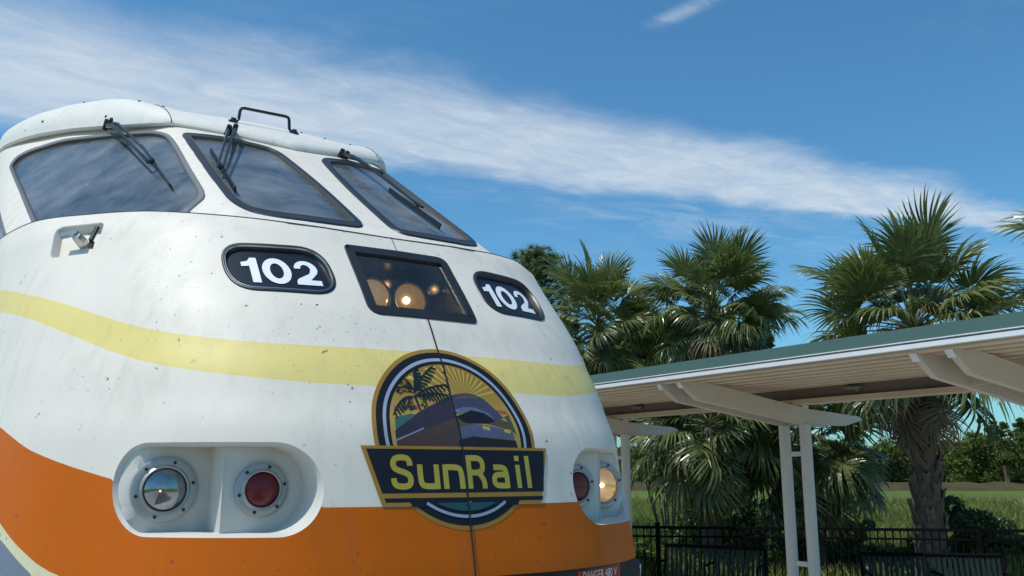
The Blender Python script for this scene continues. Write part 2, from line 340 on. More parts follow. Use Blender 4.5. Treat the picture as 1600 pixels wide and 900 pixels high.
loco = thing('locomotive', 'white, yellow and orange passenger locomotive numbered 102 with three-windowed cab', 'locomotive', (XC, 8.0, 0)); LI = Matrix.Translation((XC, 8.0, 0)).inverted()
def part(name, V, Fc, mats, idx=None, smooth=40, parent=None):
    o = link(bpy.data.objects.new(name, mesh(name, V, Fc, mats, idx, smooth)), parent or loco, LI); return o
def subp(o, p): o.parent = p; return o
def decal(name, loop, mat, off, holes=(), ds=.05, parent=None, dom='x', eds=None):
    L = [(float(T(a)), b) for a, b in loop] if dom == 'x' else loop; H = [[(float(T(a)), b) for a, b in h] if dom == 'x' else h for h in holes]
    V, Tn = patch(L, H, (), ds, eds=eds or ds); return part(name, SURF(V[:, 0], V[:, 1], off), Tn, mat, parent=parent)
def ringmesh(loops, SURF=SURF):           # [(loop, off)...] lofted along the surface
    n = len(loops[0][0]); V = np.concatenate([SURF(l[:, 0], l[:, 1], o) for l, o in loops]); Fc = []
    for k in range(len(loops) - 1):
        for i in range(n): a, b = k * n + i, k * n + (i + 1) % n; Fc.append((a, b, b + n, a + n))
    return V, Fc
def ccw(l): l = np.asarray(l, float); a = np.sum(l[:, 0] * np.roll(l[:, 1], -1) - np.roll(l[:, 0], -1) * l[:, 1]); return l if a > 0 else l[::-1]
def tlu(poly): return [(float(TU(a)), b) for a, b in poly]
def tl(poly): return [(float(T(a)), b) for a, b in poly]
def mir(loop): return ccw([(-a, b) for a, b in loop])

# lines of the livery, z over distance along the skin
def zline(pts, tail): xs = [float(T(a)) for a, _ in pts] + [TE + a for a, _ in tail]; return pchip(xs, [b for _, b in pts] + [b for _, b in tail])
BELT = zline([(0, 1.080), (.34, 1.090), (.60, 1.110), (.85, 1.139), (.99, 1.164), (1.17, 1.197), (1.29, 1.207), (1.45, 1.215), (1.55, 1.215)], [(0, 1.215), (6, 1.215)])
YT = zline([(0, .472), (.5, .473), (.715, .48), (.92, .507), (1.08, .556), (1.195, .619), (1.32, .692), (1.43, .761), (1.538, .855)], [(.3, .97), (6, 1.0)])
YBt = zline([(0, .315), (.5, .320), (.73, .337), (.93, .367), (1.08, .412), (1.195, .477), (1.318, .558), (1.425, .636), (1.532, .725)], [(.3, .83), (6, .86)])
OT = zline([(0, -.125), (.55, -.124), (.75, -.118), (.95, -.085), (1.151, -.029), (1.262, .012), (1.34, .047), (1.4, .081), (1.449, .128), (1.5, .185)], [(.0, .40), (6, .45)])
OB = zline([(0, -1.0), (1.2, -.43), (1.296, -.359), (1.353, -.322), (1.392, -.285), (1.432, -.24), (1.473, -.181)], [(.0, .0), (6, .05)])
WB = zline([(0, -1.0), (1.28, -.45), (1.368, -.362), (1.388, -.336), (1.428, -.289), (1.468, -.241)], [(.0, -.08), (6, -.05)])
ZBOT = -.378
# openings, in (distance along skin, height)
def stadium(t0, t1, z0, z1, n=30):
    r = (z1 - z0) / 2; zc_ = (z0 + z1) / 2
    return np.array([(t1 - r + r * math.cos(a), zc_ + r * math.sin(a)) for a in np.linspace(-math.pi / 2, math.pi / 2, n)] + [(t0 + r + r * math.cos(a), zc_ + r * math.sin(a)) for a in np.linspace(math.pi / 2, 1.5 * math.pi, n)])
REC_L = stadium(float(T(-1.152)), float(T(-.538)), -.221, .100); REC_R = mir(REC_L)
BRD_L = ccw(fillet(tl([(-.782, .95), (-.37, .955), (-.352, .71), (-.775, .715)]), .115, 8)); BRD_R = mir(BRD_L)
HLT = ccw(fillet([(-.256, .995), (.256, .995), (.256, .634), (-.256, .634)], [.02, .05, .03, .05], 5))
HAT = ccw(fillet(tl([(-1.345, 1.125), (-1.165, 1.12), (-1.205, .945), (-1.365, .94)]), [.06, .035, .05, .03], 6))
W2 = ccw(fillet(tlu([(-.672, 2.025), (-.50, 2.035), (-.385, 2.028), (-.13, 1.965), (-.072, 1.55), (-.068, 1.135), (-.30, 1.132), (-.50, 1.142), (-.615, 1.17), (-.664, 1.26), (-.672, 1.5)]), [.05, .05, .05, .10, .3, .08, .1, .05, .08, .1, .2], 6))
W1 = ccw(fillet(tlu([(-1.515, 2.085), (-1.475, 2.19), (-1.39, 2.245), (-1.297, 2.266), (-1.209, 2.278), (-.952, 2.194), (-.78, 2.105), (-.722, 2.03), (-.716, 1.90), (-.724, 1.58), (-.726, 1.37), (-.738, 1.30), (-.776, 1.255), (-.806, 1.222), (-.864, 1.13), (-1.0, 1.14), (-1.375, 1.17), (-1.396, 1.263), (-1.462, 1.707)]), .06, 4))
W3, W4 = mir(W2), mir(W1)
SW_L = ccw(fillet([(-float(TU(1.508)), 1.24), (-float(TU(1.565)), 1.75), (-TEU - .1, 2.15), (-TEU - 1.2, 2.15), (-TEU - 1.2, 1.24)], .06, 5)); SW_R = mir(SW_L)
VIS = np.array([(0, 5.29, 2.005), (.25, 5.36, 2.042), (.5, 5.47, 2.088), (.70, 5.585, 2.128), (.816, 5.73, 2.15), (.93, 5.98, 2.20), (1.064, 6.32, 2.275), (1.211, 6.68, 2.345), (1.37, 6.98, 2.375), (1.48, 7.22, 2.385), (1.57, 7.62, 2.415), (1.615, 8.6, 2.43)])
CRE = np.array([(0, 5.85, 2.362), (.25, 5.86, 2.360), (.5, 5.885, 2.356), (.745, 5.94, 2.382), (.84, 6.07, 2.438), (.95, 6.32, 2.515), (1.06, 6.60, 2.575), (1.20, 6.88, 2.61), (1.36, 7.14, 2.605), (1.47, 7.4, 2.60), (1.565, 7.8, 2.60), (1.605, 8.8, 2.60)])
CRO = np.array([(0, 6.5, 2.52), (.2, 6.52, 2.525), (.4, 6.56, 2.54), (.6, 6.66, 2.56), (.68, 6.8, 2.60), (.78, 7.0, 2.65), (.88, 7.2, 2.68), (.98, 7.4, 2.69), (1.08, 7.6, 2.69), (1.18, 7.9, 2.69), (1.25, 8.3, 2.69), (1.28, 9.2, 2.69)])

# lower nose shell with the livery
tg = np.concatenate([np.arange(-TE, TE + .01, .045), TE + np.arange(.6, 5.9, .6), -TE - np.arange(.6, 5.9, .6)]); zg = np.arange(ZBOT + .02, 1.2, .045)
tb = np.linspace(-TM, TM, 260); top = [(t_, float(BELT(abs(t_))) - .003) for t_ in tb[::-1]]
lines = [[(t_, float(f(abs(t_)))) for t_ in tb[1:-1] if ZBOT + .003 < f(abs(t_)) < 1.2] for f in (YT, YBt, OT)]
for f in (OB, WB):
    ok = [(t_, float(f(abs(t_)))) for t_ in tb[1:-1] if f(abs(t_)) > ZBOT + .003]; lines += [[p for p in ok if p[0] < 0], [p for p in ok if p[0] > 0]]
def cut(l, holes):             # livery lines stop at the openings
    out, cur = [], []
    fine_l = resample(l, .01, False); ins = np.zeros(len(fine_l), bool)
    for h in holes: ins |= inside(fine_l, inset(h, -.006))
    for p, i in zip(fine_l, ins):
        if i:
            if len(cur) > 1: out.append(cur)
            cur = []
        else: cur.append(p)
    if len(cur) > 1: out.append(cur)
    return out
HOLES = [REC_L, REC_R, BRD_L, BRD_R, HLT, HAT]
lines = [c for l in lines if len(l) > 1 for c in cut(l, HOLES)]
V, Tn = patch([(-TM, ZBOT), (TM, ZBOT)] + top, HOLES, lines, .045, (tg, zg), .03)
C = V[Tn].mean(1); a = np.abs(C[:, 0]); z = C[:, 1]
idx = np.where((z < YT(a)) & (z > YBt(a)), 1, 0); idx = np.where(z < OT(a), 2, idx); idx = np.where(z < OB(a), 3, idx); idx = np.where(z < WB(a), 4, idx)
shell = part('nose_shell', SURF(V[:, 0], V[:, 1], .010), Tn, [WHITE, YELLOW, ORANGE, CREAM, BLUEGREY], idx, 50)
tb2 = np.linspace(-TE, TE, 160); zb2 = np.array([float(BELT(abs(t_))) for t_ in tb2])       # turned top edge of the nose
Vt = np.concatenate([SURF(tb2, zb2 - .003, .010), SURF(tb2, zb2 + .001, -.03)]); n = len(tb2)
part('belt_gap', Vt, [(i, i + 1, i + 1 + n, i + n) for i in range(n - 1)], BLACK, parent=shell)
Vl = np.concatenate([SURF(tb2, zb2 - .009, .0113), SURF(tb2, zb2 - .003, .0113)]); part('belt_joint', Vl, [(i, i + 1, i + 1 + n, i + n) for i in range(n - 1)], BLACK, parent=shell)
Vb = np.concatenate([SURF(tb2, np.full(n, ZBOT), .010), SURF(tb2, np.full(n, ZBOT - .012), -.05), SURF(tb2, np.full(n, ZBOT - .012), -.5)])
part('lower_lip', Vb, [(k * n + i, k * n + i + n, k * n + i + 1 + n, k * n + i + 1) for k in range(2) for i in range(n - 1)], DARK, parent=shell)

# cab shell with window openings
tbu = np.linspace(-TMU, TMU, 260); xbu = np.interp(np.abs(tbu), _tu, _xu)
topc = [(t_, float(np.interp(x_, VIS[:, 0], VIS[:, 2])) + .045) for t_, x_ in zip(tbu[::-1], xbu[::-1])]; botc = [(t_, float(BELT(min(abs(float(T(x_))), TE))) - .03) for t_, x_ in zip(tbu, xbu)]
tgu = np.concatenate([np.arange(-TEU, TEU + .01, .05), TEU + np.arange(.6, 4.9, .6), -TEU - np.arange(.6, 4.9, .6)])
V, Tn = patch(botc + topc, [inset(l, .012) for l in (W1, W2, W3, W4, SW_L, SW_R)], (), .05, (tgu, np.arange(1.08, 2.5, .05)), .03)
cab = part('cab_shell', SURFU(V[:, 0], V[:, 1], 0), Tn, WHITE, None, 50)
xsh = np.concatenate([-np.linspace(0, 1.578, 90)[::-1], np.linspace(0, 1.578, 90)[1:]]); zsh = BELT(np.abs(T(xsh))); n = len(xsh)
part('nose_shelf', np.concatenate([SURF(T(xsh), zsh - .004, .008), SURFU(TU(xsh), zsh + .012, -.03)]), [(i, i + 1, i + 1 + n, i + n) for i in range(n - 1)], ROOFW)
def window(loop, name, mat_outer, trim=True):
    l = resample(loop, .03); r0 = l; r1 = inset(l, .006); r2 = inset(l, .036); r3 = inset(l, .041); r4 = inset(l, .062)
    wf = part(name, *ringmesh([(r0, -.002), (r1, .0075), (r2, .0085), (r3, .004), (r3, -.02)], SURFU), mat_outer, smooth=30)
    if trim:
        part('glazing_bead', *ringmesh([(inset(l, .039), .0085), (inset(l, .042), .0095), (inset(l, .047), .0085), (inset(l, .049), -.014)], SURFU), TRIM, smooth=50, parent=wf)
    V_, T_ = patch(inset(l, .042), (), (), .06); part('pane', SURFU(V_[:, 0], V_[:, 1], -.010), T_, GLASS, parent=wf); return wf
window(W1, 'corner_window', FRAMEGREY); window(W2, 'windscreen', RUBBER); window(W3, 'windscreen', RUBBER); window(W4, 'corner_window', FRAMEGREY)
window(SW_L, 'side_window', FRAMEGREY, False); window(SW_R, 'side_window', FRAMEGREY, False)
# cab inside: floor, back wall, desk
m = MB(); m.box((XC, 8.4, CZ + 1.45), (2.95, .05, 2.0)); m.build('cab_bulkhead', INTER, loco, LI)
m = MB(); m.box((XC, 6.75, CZ + .62), (2.7, 3.2, .05)); m.build('cab_floor', INTER, loco, LI)
m = MB(); m.prism([(0, 4.55, 1.08), (0, 5.3, 1.22), (0, 5.45, 1.18), (0, 5.45, .65), (0, 4.6, .65)], (XC - 1.0, 0, CZ), (2.0, 0, 0)); m.box((XC - .95, 5.4, CZ + 1.13), (.55, .5, .10)); m.build('driving_desk', DASH, loco, LI)
m = MB(); m.box((XC - .75, 6.9, CZ + 1.05), (.5, .5, .14)); m.box((XC - .75, 7.15, CZ + 1.45), (.48, .12, .8)); m.build('driver_seat', INTER, loco, LI)

# roof cap
def roofring(K, out=0.0, dz=0.0, bk=0.0, n=70):
    kk = np.array([0, .10, .20, .30, .38, .46, .55, .64, .73, .82, .91, 1.0]); sv = np.linspace(0, 1, n); sv[np.argmin(np.abs(sv - .30))] = .30
    c = [np.where(sv <= .30, pchip(kk[:4], K[:4, j])(sv), pchip(kk[3:], K[3:, j])(sv)) for j in range(3)]; wv = np.clip((c[0] - .68) / .25, 0, 1); nx, ny = wv * .85, -1 + .45 * wv
    xs, ys, zs = c[0] + nx * out, c[1] + ny * out + bk, c[2] + dz; xs = np.append(xs, xs[-1]); ys = np.append(ys, YB); zs = np.append(zs, zs[-1])
    R_ = np.stack([XC + xs, ys, CZ + zs], 1); L_ = np.stack([XC - xs, ys, CZ + zs], 1)[1:][::-1]; return np.concatenate([L_, R_])
def lerp_ring(A, B, f): return A * (1 - f) + B * f
RG = [roofring(VIS, -.16, .02), roofring(VIS, 0.0, 0.0), roofring(VIS, .008, .012)]
top_r = roofring(CRE); b0_ = roofring(VIS, .004, .03); RG += [lerp_ring(b0_, top_r, f_) + np.array([0, -.018 * math.sin(math.pi * f_ ** .7), (.022 * math.sin(math.pi * f_ ** .7))]) for f_ in (.0, .1, .22, .36, .52, .7, .86)] + [top_r, roofring(CRO)]; RG.append(lerp_ring(roofring(CRO), np.stack([np.full(len(top_r), XC), roofring(CRO)[:, 1] + .3, np.full(len(top_r), CZ + 2.72)], 1), .6))
n = len(RG[0]); Vr = np.concatenate(RG); Fr = [(k * n + i, k * n + i + 1, (k + 1) * n + i + 1, (k + 1) * n + i) for k in range(len(RG) - 1) for i in range(n - 1)]
Fr.append(tuple((len(RG) - 1) * n + i for i in range(n)))
roof = part('roof_cap', Vr, Fr, ROOFW, None, 34)
from mathutils.bvhtree import BVHTree
RB = BVHTree.FromPolygons([Vector(p_) for p_ in Vr], [tuple(f) for f in Fr])
for s in (-1, 1):
    ii = n // 2 + s * 21; m = MB(); m.tube([Vector(r[ii]) + Vector((0, -.001, .001)) for r in RG[2:11]], .0035, 5); subp(m.build('roof_joint', TRIM, roof, LI), roof)
m = MB()
for (x_, y_, z_) in ((-1.33, 6.95, 2.48), (-1.0, 6.2, 2.33), (-.84, 6.02, 2.445), (-.70, 5.90, 2.385), (.22, 5.84, 2.36), (.40, 5.85, 2.365), (.6, 5.87, 2.37), (-1.1, 6.7, 2.59)): q_, nn_, _, _ = RB.find_nearest(Vector((XC + x_, y_, CZ + z_))); nn_ = nn_ if nn_.z > 0 else -nn_; m = MB(); m.lathe([(0, .007), (.008, .006), (.010, 0)], q_, nn_, 8); m.build('bolt', BLACK, roof, LI)
def roofz(x_, y_): return RB.ray_cast(Vector((XC + x_, y_, CZ + 4)), Vector((0, 0, -1)))[0].z
zl, zr = roofz(-.30, 5.58) + .008, roofz(.075, 5.58) + .008; zt = CZ + 2.338
m = MB(); m.tube([(XC - .335, 5.58, zl), (XC - .298, 5.58, zl + .004), (XC - .288, 5.58, zl + .02), (XC - .282, 5.58, zt - .022), (XC - .274, 5.58, zt - .006), (XC - .256, 5.58, zt), (XC + .022, 5.58, zt + .004), (XC + .040, 5.58, zt - .002), (XC + .046, 5.58, zt - .018), (XC + .050, 5.58, zr + .02), (XC + .060, 5.58, zr + .004), (XC + .098, 5.58, zr)], .0105, 9)
for x_, z_ in ((-.322, zl), (.085, zr)): m.lathe([(.0, .026), (.014, .025), (.018, .010), (.030, .008), (.030, -.03)], (XC + x_, 5.58, z_ - .004), (0, -.35, .93), 12)
m.build('grab_handle', BLACK, loco, LI, 40)

# window wipers
def standoff(p, off): return Vector(SURFU(TU(p[0]), p[1] - off * .45, off))      # a point held off the glass
def wiper(tops, b1, b2, c0, c1, lift=.045):
    m = MB()
    for a_, b_ in zip(tops, (b1, b2)):
        A, B = Vector((XC + a_[0], a_[1], CZ + a_[2])), standoff(b_, lift); mid = A.lerp(B, .4) + Vector((0, -.02, .02)); m.tube([A, A.lerp(mid, .4) + Vector((0, -.012, .012)), mid, B], [.011, .013, .008, .006], 7)
        m.lathe([(.0, .035), (.016, .033), (.019, -.04)], A, (0, -.8, .5), 10)
    m.bar(standoff(b1, lift), standoff(b2, lift), .018, .012); pm = (np.array(b1) + np.array(b2)) / 2
    wp = m.build('wiper', WIPER, loco, LI, 40); k = MB(); L_ = lambda f, o: standoff(np.array(c0) * (1 - f) + np.array(c1) * f, o); nn = Vector(SURFU(TU(pm[0]), pm[1], .1)) - Vector(SURFU(TU(pm[0]), pm[1], 0))
    for f in (0, .5): k.bar(L_(f, .016), L_(f + .5, .016), .008, .030, nn)
    k.bar(standoff(pm, .03), standoff(pm, lift + .005), .014, .014); k.build('blade', WIPER, wp, LI)
wiper(((-1.005, 6.16, 2.265), (-.98, 6.12, 2.265)), (-.871, 1.673), (-.843, 1.686), (-.859, 1.916), (-.832, 1.439))
wiper(((-.395, 5.385, 2.092), (-.36, 5.37, 2.10)), (-.63, 1.536), (-.606, 1.534), (-.584, 1.78), (-.609, 1.345))
wiper(((.345, 5.37, 2.076), (.385, 5.385, 2.073)), (.419, 1.477), (.429, 1.428), (.394, 1.637), (.442, 1.283))

# number boards
def ribbon(path, wd, closed=False):
    p = np.array(path, float); d = np.diff(p, axis=0); d /= np.linalg.norm(d, axis=1)[:, None]; L, R_ = [], []
    for i in range(len(p)):
        a_ = d[max(i - 1, 0)]; b_ = d[min(i, len(d) - 1)]; t_ = a_ + b_; t_ /= np.linalg.norm(t_); nn = np.array([-t_[1], t_[0]]); k = wd / 2 / max(.5, float(np.dot(nn, [-a_[1], a_[0]])))
        L.append(p[i] + nn * k); R_.append(p[i] - nn * k)
    return np.array(L + R_[::-1])
def chaikin(p, it=2):
    p = [np.array(q_, float) for q_ in p]
    for _ in range(it):
        if len(p) > 2: p = [p[0]] + [v_ for a_, b_ in zip(p, p[1:]) for v_ in (a_ * .75 + b_ * .25, a_ * .25 + b_ * .75)][1:-1] + [p[-1]]
    return p
def ell(cx, cy, rx, ry, n=40, a0=0, a1=2 * math.pi): return np.array([(cx + rx * math.cos(a_), cy + ry * math.sin(a_)) for a_ in np.linspace(a0, a1, n, endpoint=abs(a1 - a0) < 6.2)])
def digits(xc, zc_, parent, wd=.302, ht=.128):
    s = wd / 3.02; sx = lambda l: [(xc - wd / 2 + a_ * s, zc_ - ht / 2 + b_ * ht) for a_, b_ in l]
    one = [(.30, 0), (.62, 0), (.62, 1), (.38, 1), (.26, .86), (0, .80), (0, .64), (.30, .66)]
    top2 = [(2.54 + .36 * math.cos(a_), .66 + .26 * math.sin(a_)) for a_ in np.linspace(math.radians(178), math.radians(-38), 20)]
    two = ribbon([(a_, b_) for a_, b_ in top2] + [(2.52, .30), (2.25, .02)], .26)
    two = ell(2.52, .655, .47, .335, 26, math.pi, math.radians(-36)).tolist() + [(2.60, .20), (3.02, .20), (3.02, 0), (2.0, 0), (2.02, .14), (2.10, .23)] + [(2.60, .46)] + ell(2.50, .66, .20, .17, 16, math.radians(-38), math.pi).tolist()
    decal('numeral', sx(one), LETW, -.0015, parent=parent, eds=.03); decal('numeral', sx(ell(1.32, .5, .56, .52)), LETW, -.0015, [sx(ell(1.32, .5, .26, .31))], parent=parent, eds=.03)
    decal('numeral', sx(two), LETW, -.0015, parent=parent, eds=.03)
for L, s in ((BRD_L, -1), (BRD_R, 1)):
    l = resample(L, .02); nb = part('number_board', *ringmesh([(inset(l, -.006), .009), (inset(l, -.004), .014), (inset(l, .003), .016), (inset(l, .011), .0135), (inset(l, .015), .006), (inset(l, .017), -.01)]), RUBBER, smooth=60)
    part('chrome_bead', *ringmesh([(inset(l, .008), .0140), (inset(l, .011), .0152), (inset(l, .013), .011)]), CHROME if s < 0 else RUBBER, smooth=60, parent=nb)
    V_, T_ = patch(inset(l, .014), (), (), .05); part('board_face', SURF(V_[:, 0], V_[:, 1], -.004), T_, BOARD, parent=nb); digits(s * .563, .826, nb)

# head lamps behind glass
l = resample(HLT, .025); hf = part('headlight_window', *ringmesh([(inset(l, -.004), .008), (inset(l, .0), .016), (inset(l, .038), .016), (inset(l, .042), -.02)]), RUBBER, smooth=30)
V_, T_ = patch(inset(l, .036), (), (), .06); part('pane', SURF(V_[:, 0], V_[:, 1], .004), T_, LENSCOVER, parent=hf)
li = inset(l, .040); F_ = SURF(li[:, 0], li[:, 1], -.015); n = len(li)
def back(dep, sh): return np.stack([F_[:, 0], np.full(n, dep), F_[:, 2] + sh], 1)
Vh = np.concatenate([F_, back(4.02, 0)]); part('lamp_housing', Vh, [(i, i + n, (i + 1) % n + n, (i + 1) % n) for i in range(n)] + [tuple(range(n, 2 * n))], HOUSE, parent=hf, smooth=30)
def lamp(c, axis, rl, rf, lensm, parent, bulb=None, nm='lamp'):
    ax = Vector(axis).normalized(); m = MB(); m.lathe([(rf, -.02), (rf, .006), (rf - .006, .010), (rl + .012, .010), (rl + .004, .018), (rl, .016), (rl - .002, -.02)], c, ax, 36)
    fl = m.build(nm, FLANGE, parent, LI, 35); k = MB()
    k.lathe([(rl, .004)] + [(rl * math.cos(a_), .004 + rl * .34 * math.sin(a_)) for a_ in np.linspace(.1, math.pi / 2 - .01, 8)], c, ax, 32); k.build('lens', lensm, fl, LI, 60)
    e1 = ax.orthogonal().normalized(); e2 = ax.cross(e1); k = MB()
    if rf - rl > .02:
        for j in range(6):
            an = j * math.pi / 3 + .5; q_ = Vector(c) + (e1 * math.cos(an) + e2 * math.sin(an)) * (rf + rl + .006) / 2; k = MB(); k.lathe([(.0, .014), (.006, .013), (.007, .008)], q_, ax, 8); k.build('screw', BLACK, fl, LI)
    if bulb: 
        k = MB(); b_ = Vector(c) + ax * (.008 + rl * .33) + Vector(bulb[1]); k.lathe([(.0, bulb[2]), (bulb[2] * .7, bulb[2] * .7), (bulb[2], 0), (bulb[2] * .7, -bulb[2] * .7), (0, -bulb[2])], b_, ax, 12); k.build('bulb', bulb[0], fl, LI, 60)
    return fl
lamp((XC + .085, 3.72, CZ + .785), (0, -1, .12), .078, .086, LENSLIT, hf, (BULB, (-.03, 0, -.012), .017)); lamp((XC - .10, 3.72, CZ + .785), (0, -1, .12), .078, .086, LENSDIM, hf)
lamp((XC + .062, 3.94, CZ + .895), (0, -1, 0), .022, .026, LENSDIM, hf, (SPARK, (0, 0, 0), .010), 'reflection_glow'); lamp((XC + .185, 3.66, CZ + .835), (-.5, -1, 0), .022, .026, LENSDIM, hf, (SPARK, (0, 0, 0), .010), 'reflection_glow')  # two small glowing lamps added to imitate reflections of the head lamps
# ditch light recesses
for L, s in ((REC_L, -1), (REC_R, 1)):
    l = resample(L, .02); n = len(l); A = SURF(l[:, 0], l[:, 1], .010); A2 = SURF(inset(l, .010)[:, 0], inset(l, .010)[:, 1], -.006); B_ = A2.copy(); B_[:, 1] = np.maximum(A2[:, 1] + .03, np.where(np.abs(A2[:, 0] - XC) < .835, 3.29, 3.48))
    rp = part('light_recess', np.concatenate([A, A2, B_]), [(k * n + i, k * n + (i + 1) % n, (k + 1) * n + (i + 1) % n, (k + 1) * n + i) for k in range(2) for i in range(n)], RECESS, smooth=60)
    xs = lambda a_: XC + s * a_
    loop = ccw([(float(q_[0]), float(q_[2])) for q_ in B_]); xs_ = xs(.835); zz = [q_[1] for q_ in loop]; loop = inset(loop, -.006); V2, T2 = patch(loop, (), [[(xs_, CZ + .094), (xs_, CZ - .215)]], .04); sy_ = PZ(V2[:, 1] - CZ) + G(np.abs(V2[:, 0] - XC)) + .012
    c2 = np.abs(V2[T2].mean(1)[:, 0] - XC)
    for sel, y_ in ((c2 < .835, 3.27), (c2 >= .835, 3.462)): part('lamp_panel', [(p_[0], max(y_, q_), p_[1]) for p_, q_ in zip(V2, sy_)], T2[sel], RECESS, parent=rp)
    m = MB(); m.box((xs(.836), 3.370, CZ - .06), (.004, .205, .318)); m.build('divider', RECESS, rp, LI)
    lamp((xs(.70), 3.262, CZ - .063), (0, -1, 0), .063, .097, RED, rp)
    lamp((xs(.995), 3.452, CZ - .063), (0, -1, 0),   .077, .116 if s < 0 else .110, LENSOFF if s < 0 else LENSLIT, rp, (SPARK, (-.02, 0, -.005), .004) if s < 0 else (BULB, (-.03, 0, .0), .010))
# latch hatch on the left shoulder
l = resample(HAT, .02); hp = part('latch_recess', *ringmesh([(l, .010), (inset(l, .003), .006), (inset(l, .005), -.042)]), RECESS, smooth=40)
V_, T_ = patch(inset(l, .004), (), (), .05); part('latch_plate', SURF(V_[:, 0], V_[:, 1], -.036), T_, WHITE, parent=hp)
S = lambda a_, b_, o: Vector(SURF(T(a_), b_, o))
m = MB(); m.lathe([(.0, .035), (.020, .033), (.024, .01), (.026, -.02)], S(-1.262, 1.035, -.005), S(-1.262, 1.035, .1) - S(-1.262, 1.035, 0), 16); m.bar(S(-1.315, 1.045, .028), S(-1.255, 1.05, .028), .022, .02, S(-1.28, 1.04, .1) - S(-1.28, 1.04, 0)); m.build('latch_handle', CHROME, hp, LI, 40)
m = MB(); m.tube([S(-1.192, 1.085, .012), S(-1.217, 1.015, .012)], .011, 8); m.bar(S(-1.217, 1.015, .004), S(-1.228, .985, -.004), .02, .012); m.build('latch_pin', BLACK, hp, LI, 40)

# middle joint of the nose
def strip(z0, z1, off, wd=.0035, mat=BLACK, k=40):
    zz = np.linspace(z0, z1, k); V_ = np.concatenate([SURF(np.full(k, -wd), zz, off), SURF(np.full(k, wd), zz, off)]); part('nose_joint', V_, [(i, i + k, i + k + 1, i + 1) for i in range(k - 1)], mat, parent=shell)
strip(.998, 1.078, .0125, .0018, k=6); strip(ZBOT, .63, .0142)

# round emblem with banner, printed film on the nose
def ink(name, c, rough=.42, var=.05): return plain(name, c, rough, spec=.22, var=var, scale=14)
GOLD = ink('gold_film', (.34, .185, .035)); INK = ink('black_film', (.012, .014, .02)); PALE = ink('pale_blue_film', (.30, .36, .46)); LETY = ink('yellow_letter_film', (.42, .34, .055)); TEAL = ink('teal_film', (.022, .085, .095))
em = part('emblem', *(lambda v_: (SURF(T(v_[0][:, 0]), v_[0][:, 1], .0108), v_[1]))(patch(ell(0, .138, .352, .352, 72), (), (), .025)), GOLD)
E0 = .0112
def film(name, loop, mat, lv, holes=(), eds=.02): return decal(name, loop, mat, E0 + lv * .0002, holes, .025, em, 'x', .02)
def clipc(a0, a1, r, cz=.138, n=30): return [(r * math.cos(a_), cz + r * math.sin(a_)) for a_ in np.linspace(a0, a1, n)]
film('black_disc', ell(0, .138, .336, .336, 72), INK, 0)
s0 = math.asin((.086 - .138) / .296); ring_u = clipc(s0, math.pi - s0, .310, n=44) + clipc(math.pi - s0, s0, .297, n=44); film('ring', ring_u, PALE, 2)
s1 = math.asin((-.114 - .138) / .306); film('banner_notch', [(-.245, -.100), (.245, -.100), (.222, -.128), (-.222, -.128)], INK, 9.5); film('ring', clipc(math.pi - s1 + .02, 2 * math.pi + s1 - .02, .309, n=24) + clipc(2 * math.pi + s1 - .02, math.pi - s1 + .02, .298, n=24), PALE, 10)
s2 = math.asin((-.116 - .138) / .284); film('water', clipc(math.pi - s2, 2 * math.pi + s2, .284, n=20), TEAL, 10)
def sunset():
    t = NT('sunset_film'); sp_ = t.node('ShaderNodeSeparateXYZ'); t.l.new(t.coord(), sp_.inputs[0]); z_ = t.math('SUBTRACT', sp_.outputs[2], CZ)
    t.set(Base_Color=t.mix(t.mapr(z_, .20, .36), (.40, .27, .055), (.33, .175, .022)), Roughness=.35); return t.m
s3 = math.asin((.082 - .138) / .283); pic = clipc(s3, math.pi - s3, .283, n=50); film('sunset', pic, sunset(), 1)
RAY = ink('ray_film', (.50, .38, .10))
for k in range(15):
    a_ = math.radians(12 + k * 10.5); b_ = a_ + math.radians(3.6); R1 = .283
    def edge(an):
        d = 0.0
        for st in np.arange(.02, .5, .004):
            x_, z_ = .062 + st * math.cos(an), .311 - .03 + st * math.sin(an)
            if math.hypot(x_, z_ - .138) > R1 - .004: break
            d = st
        return d
    d1, d2 = edge(a_), edge(b_)
    if d1 > .04 and d2 > .04: film('sun_ray', [(.062 + .02 * math.cos(a_), .281 + .02 * math.sin(a_)), (.062 + d1 * math.cos(a_), .281 + d1 * math.sin(a_)), (.062 + d2 * math.cos(b_), .281 + d2 * math.sin(b_))], RAY, 2)
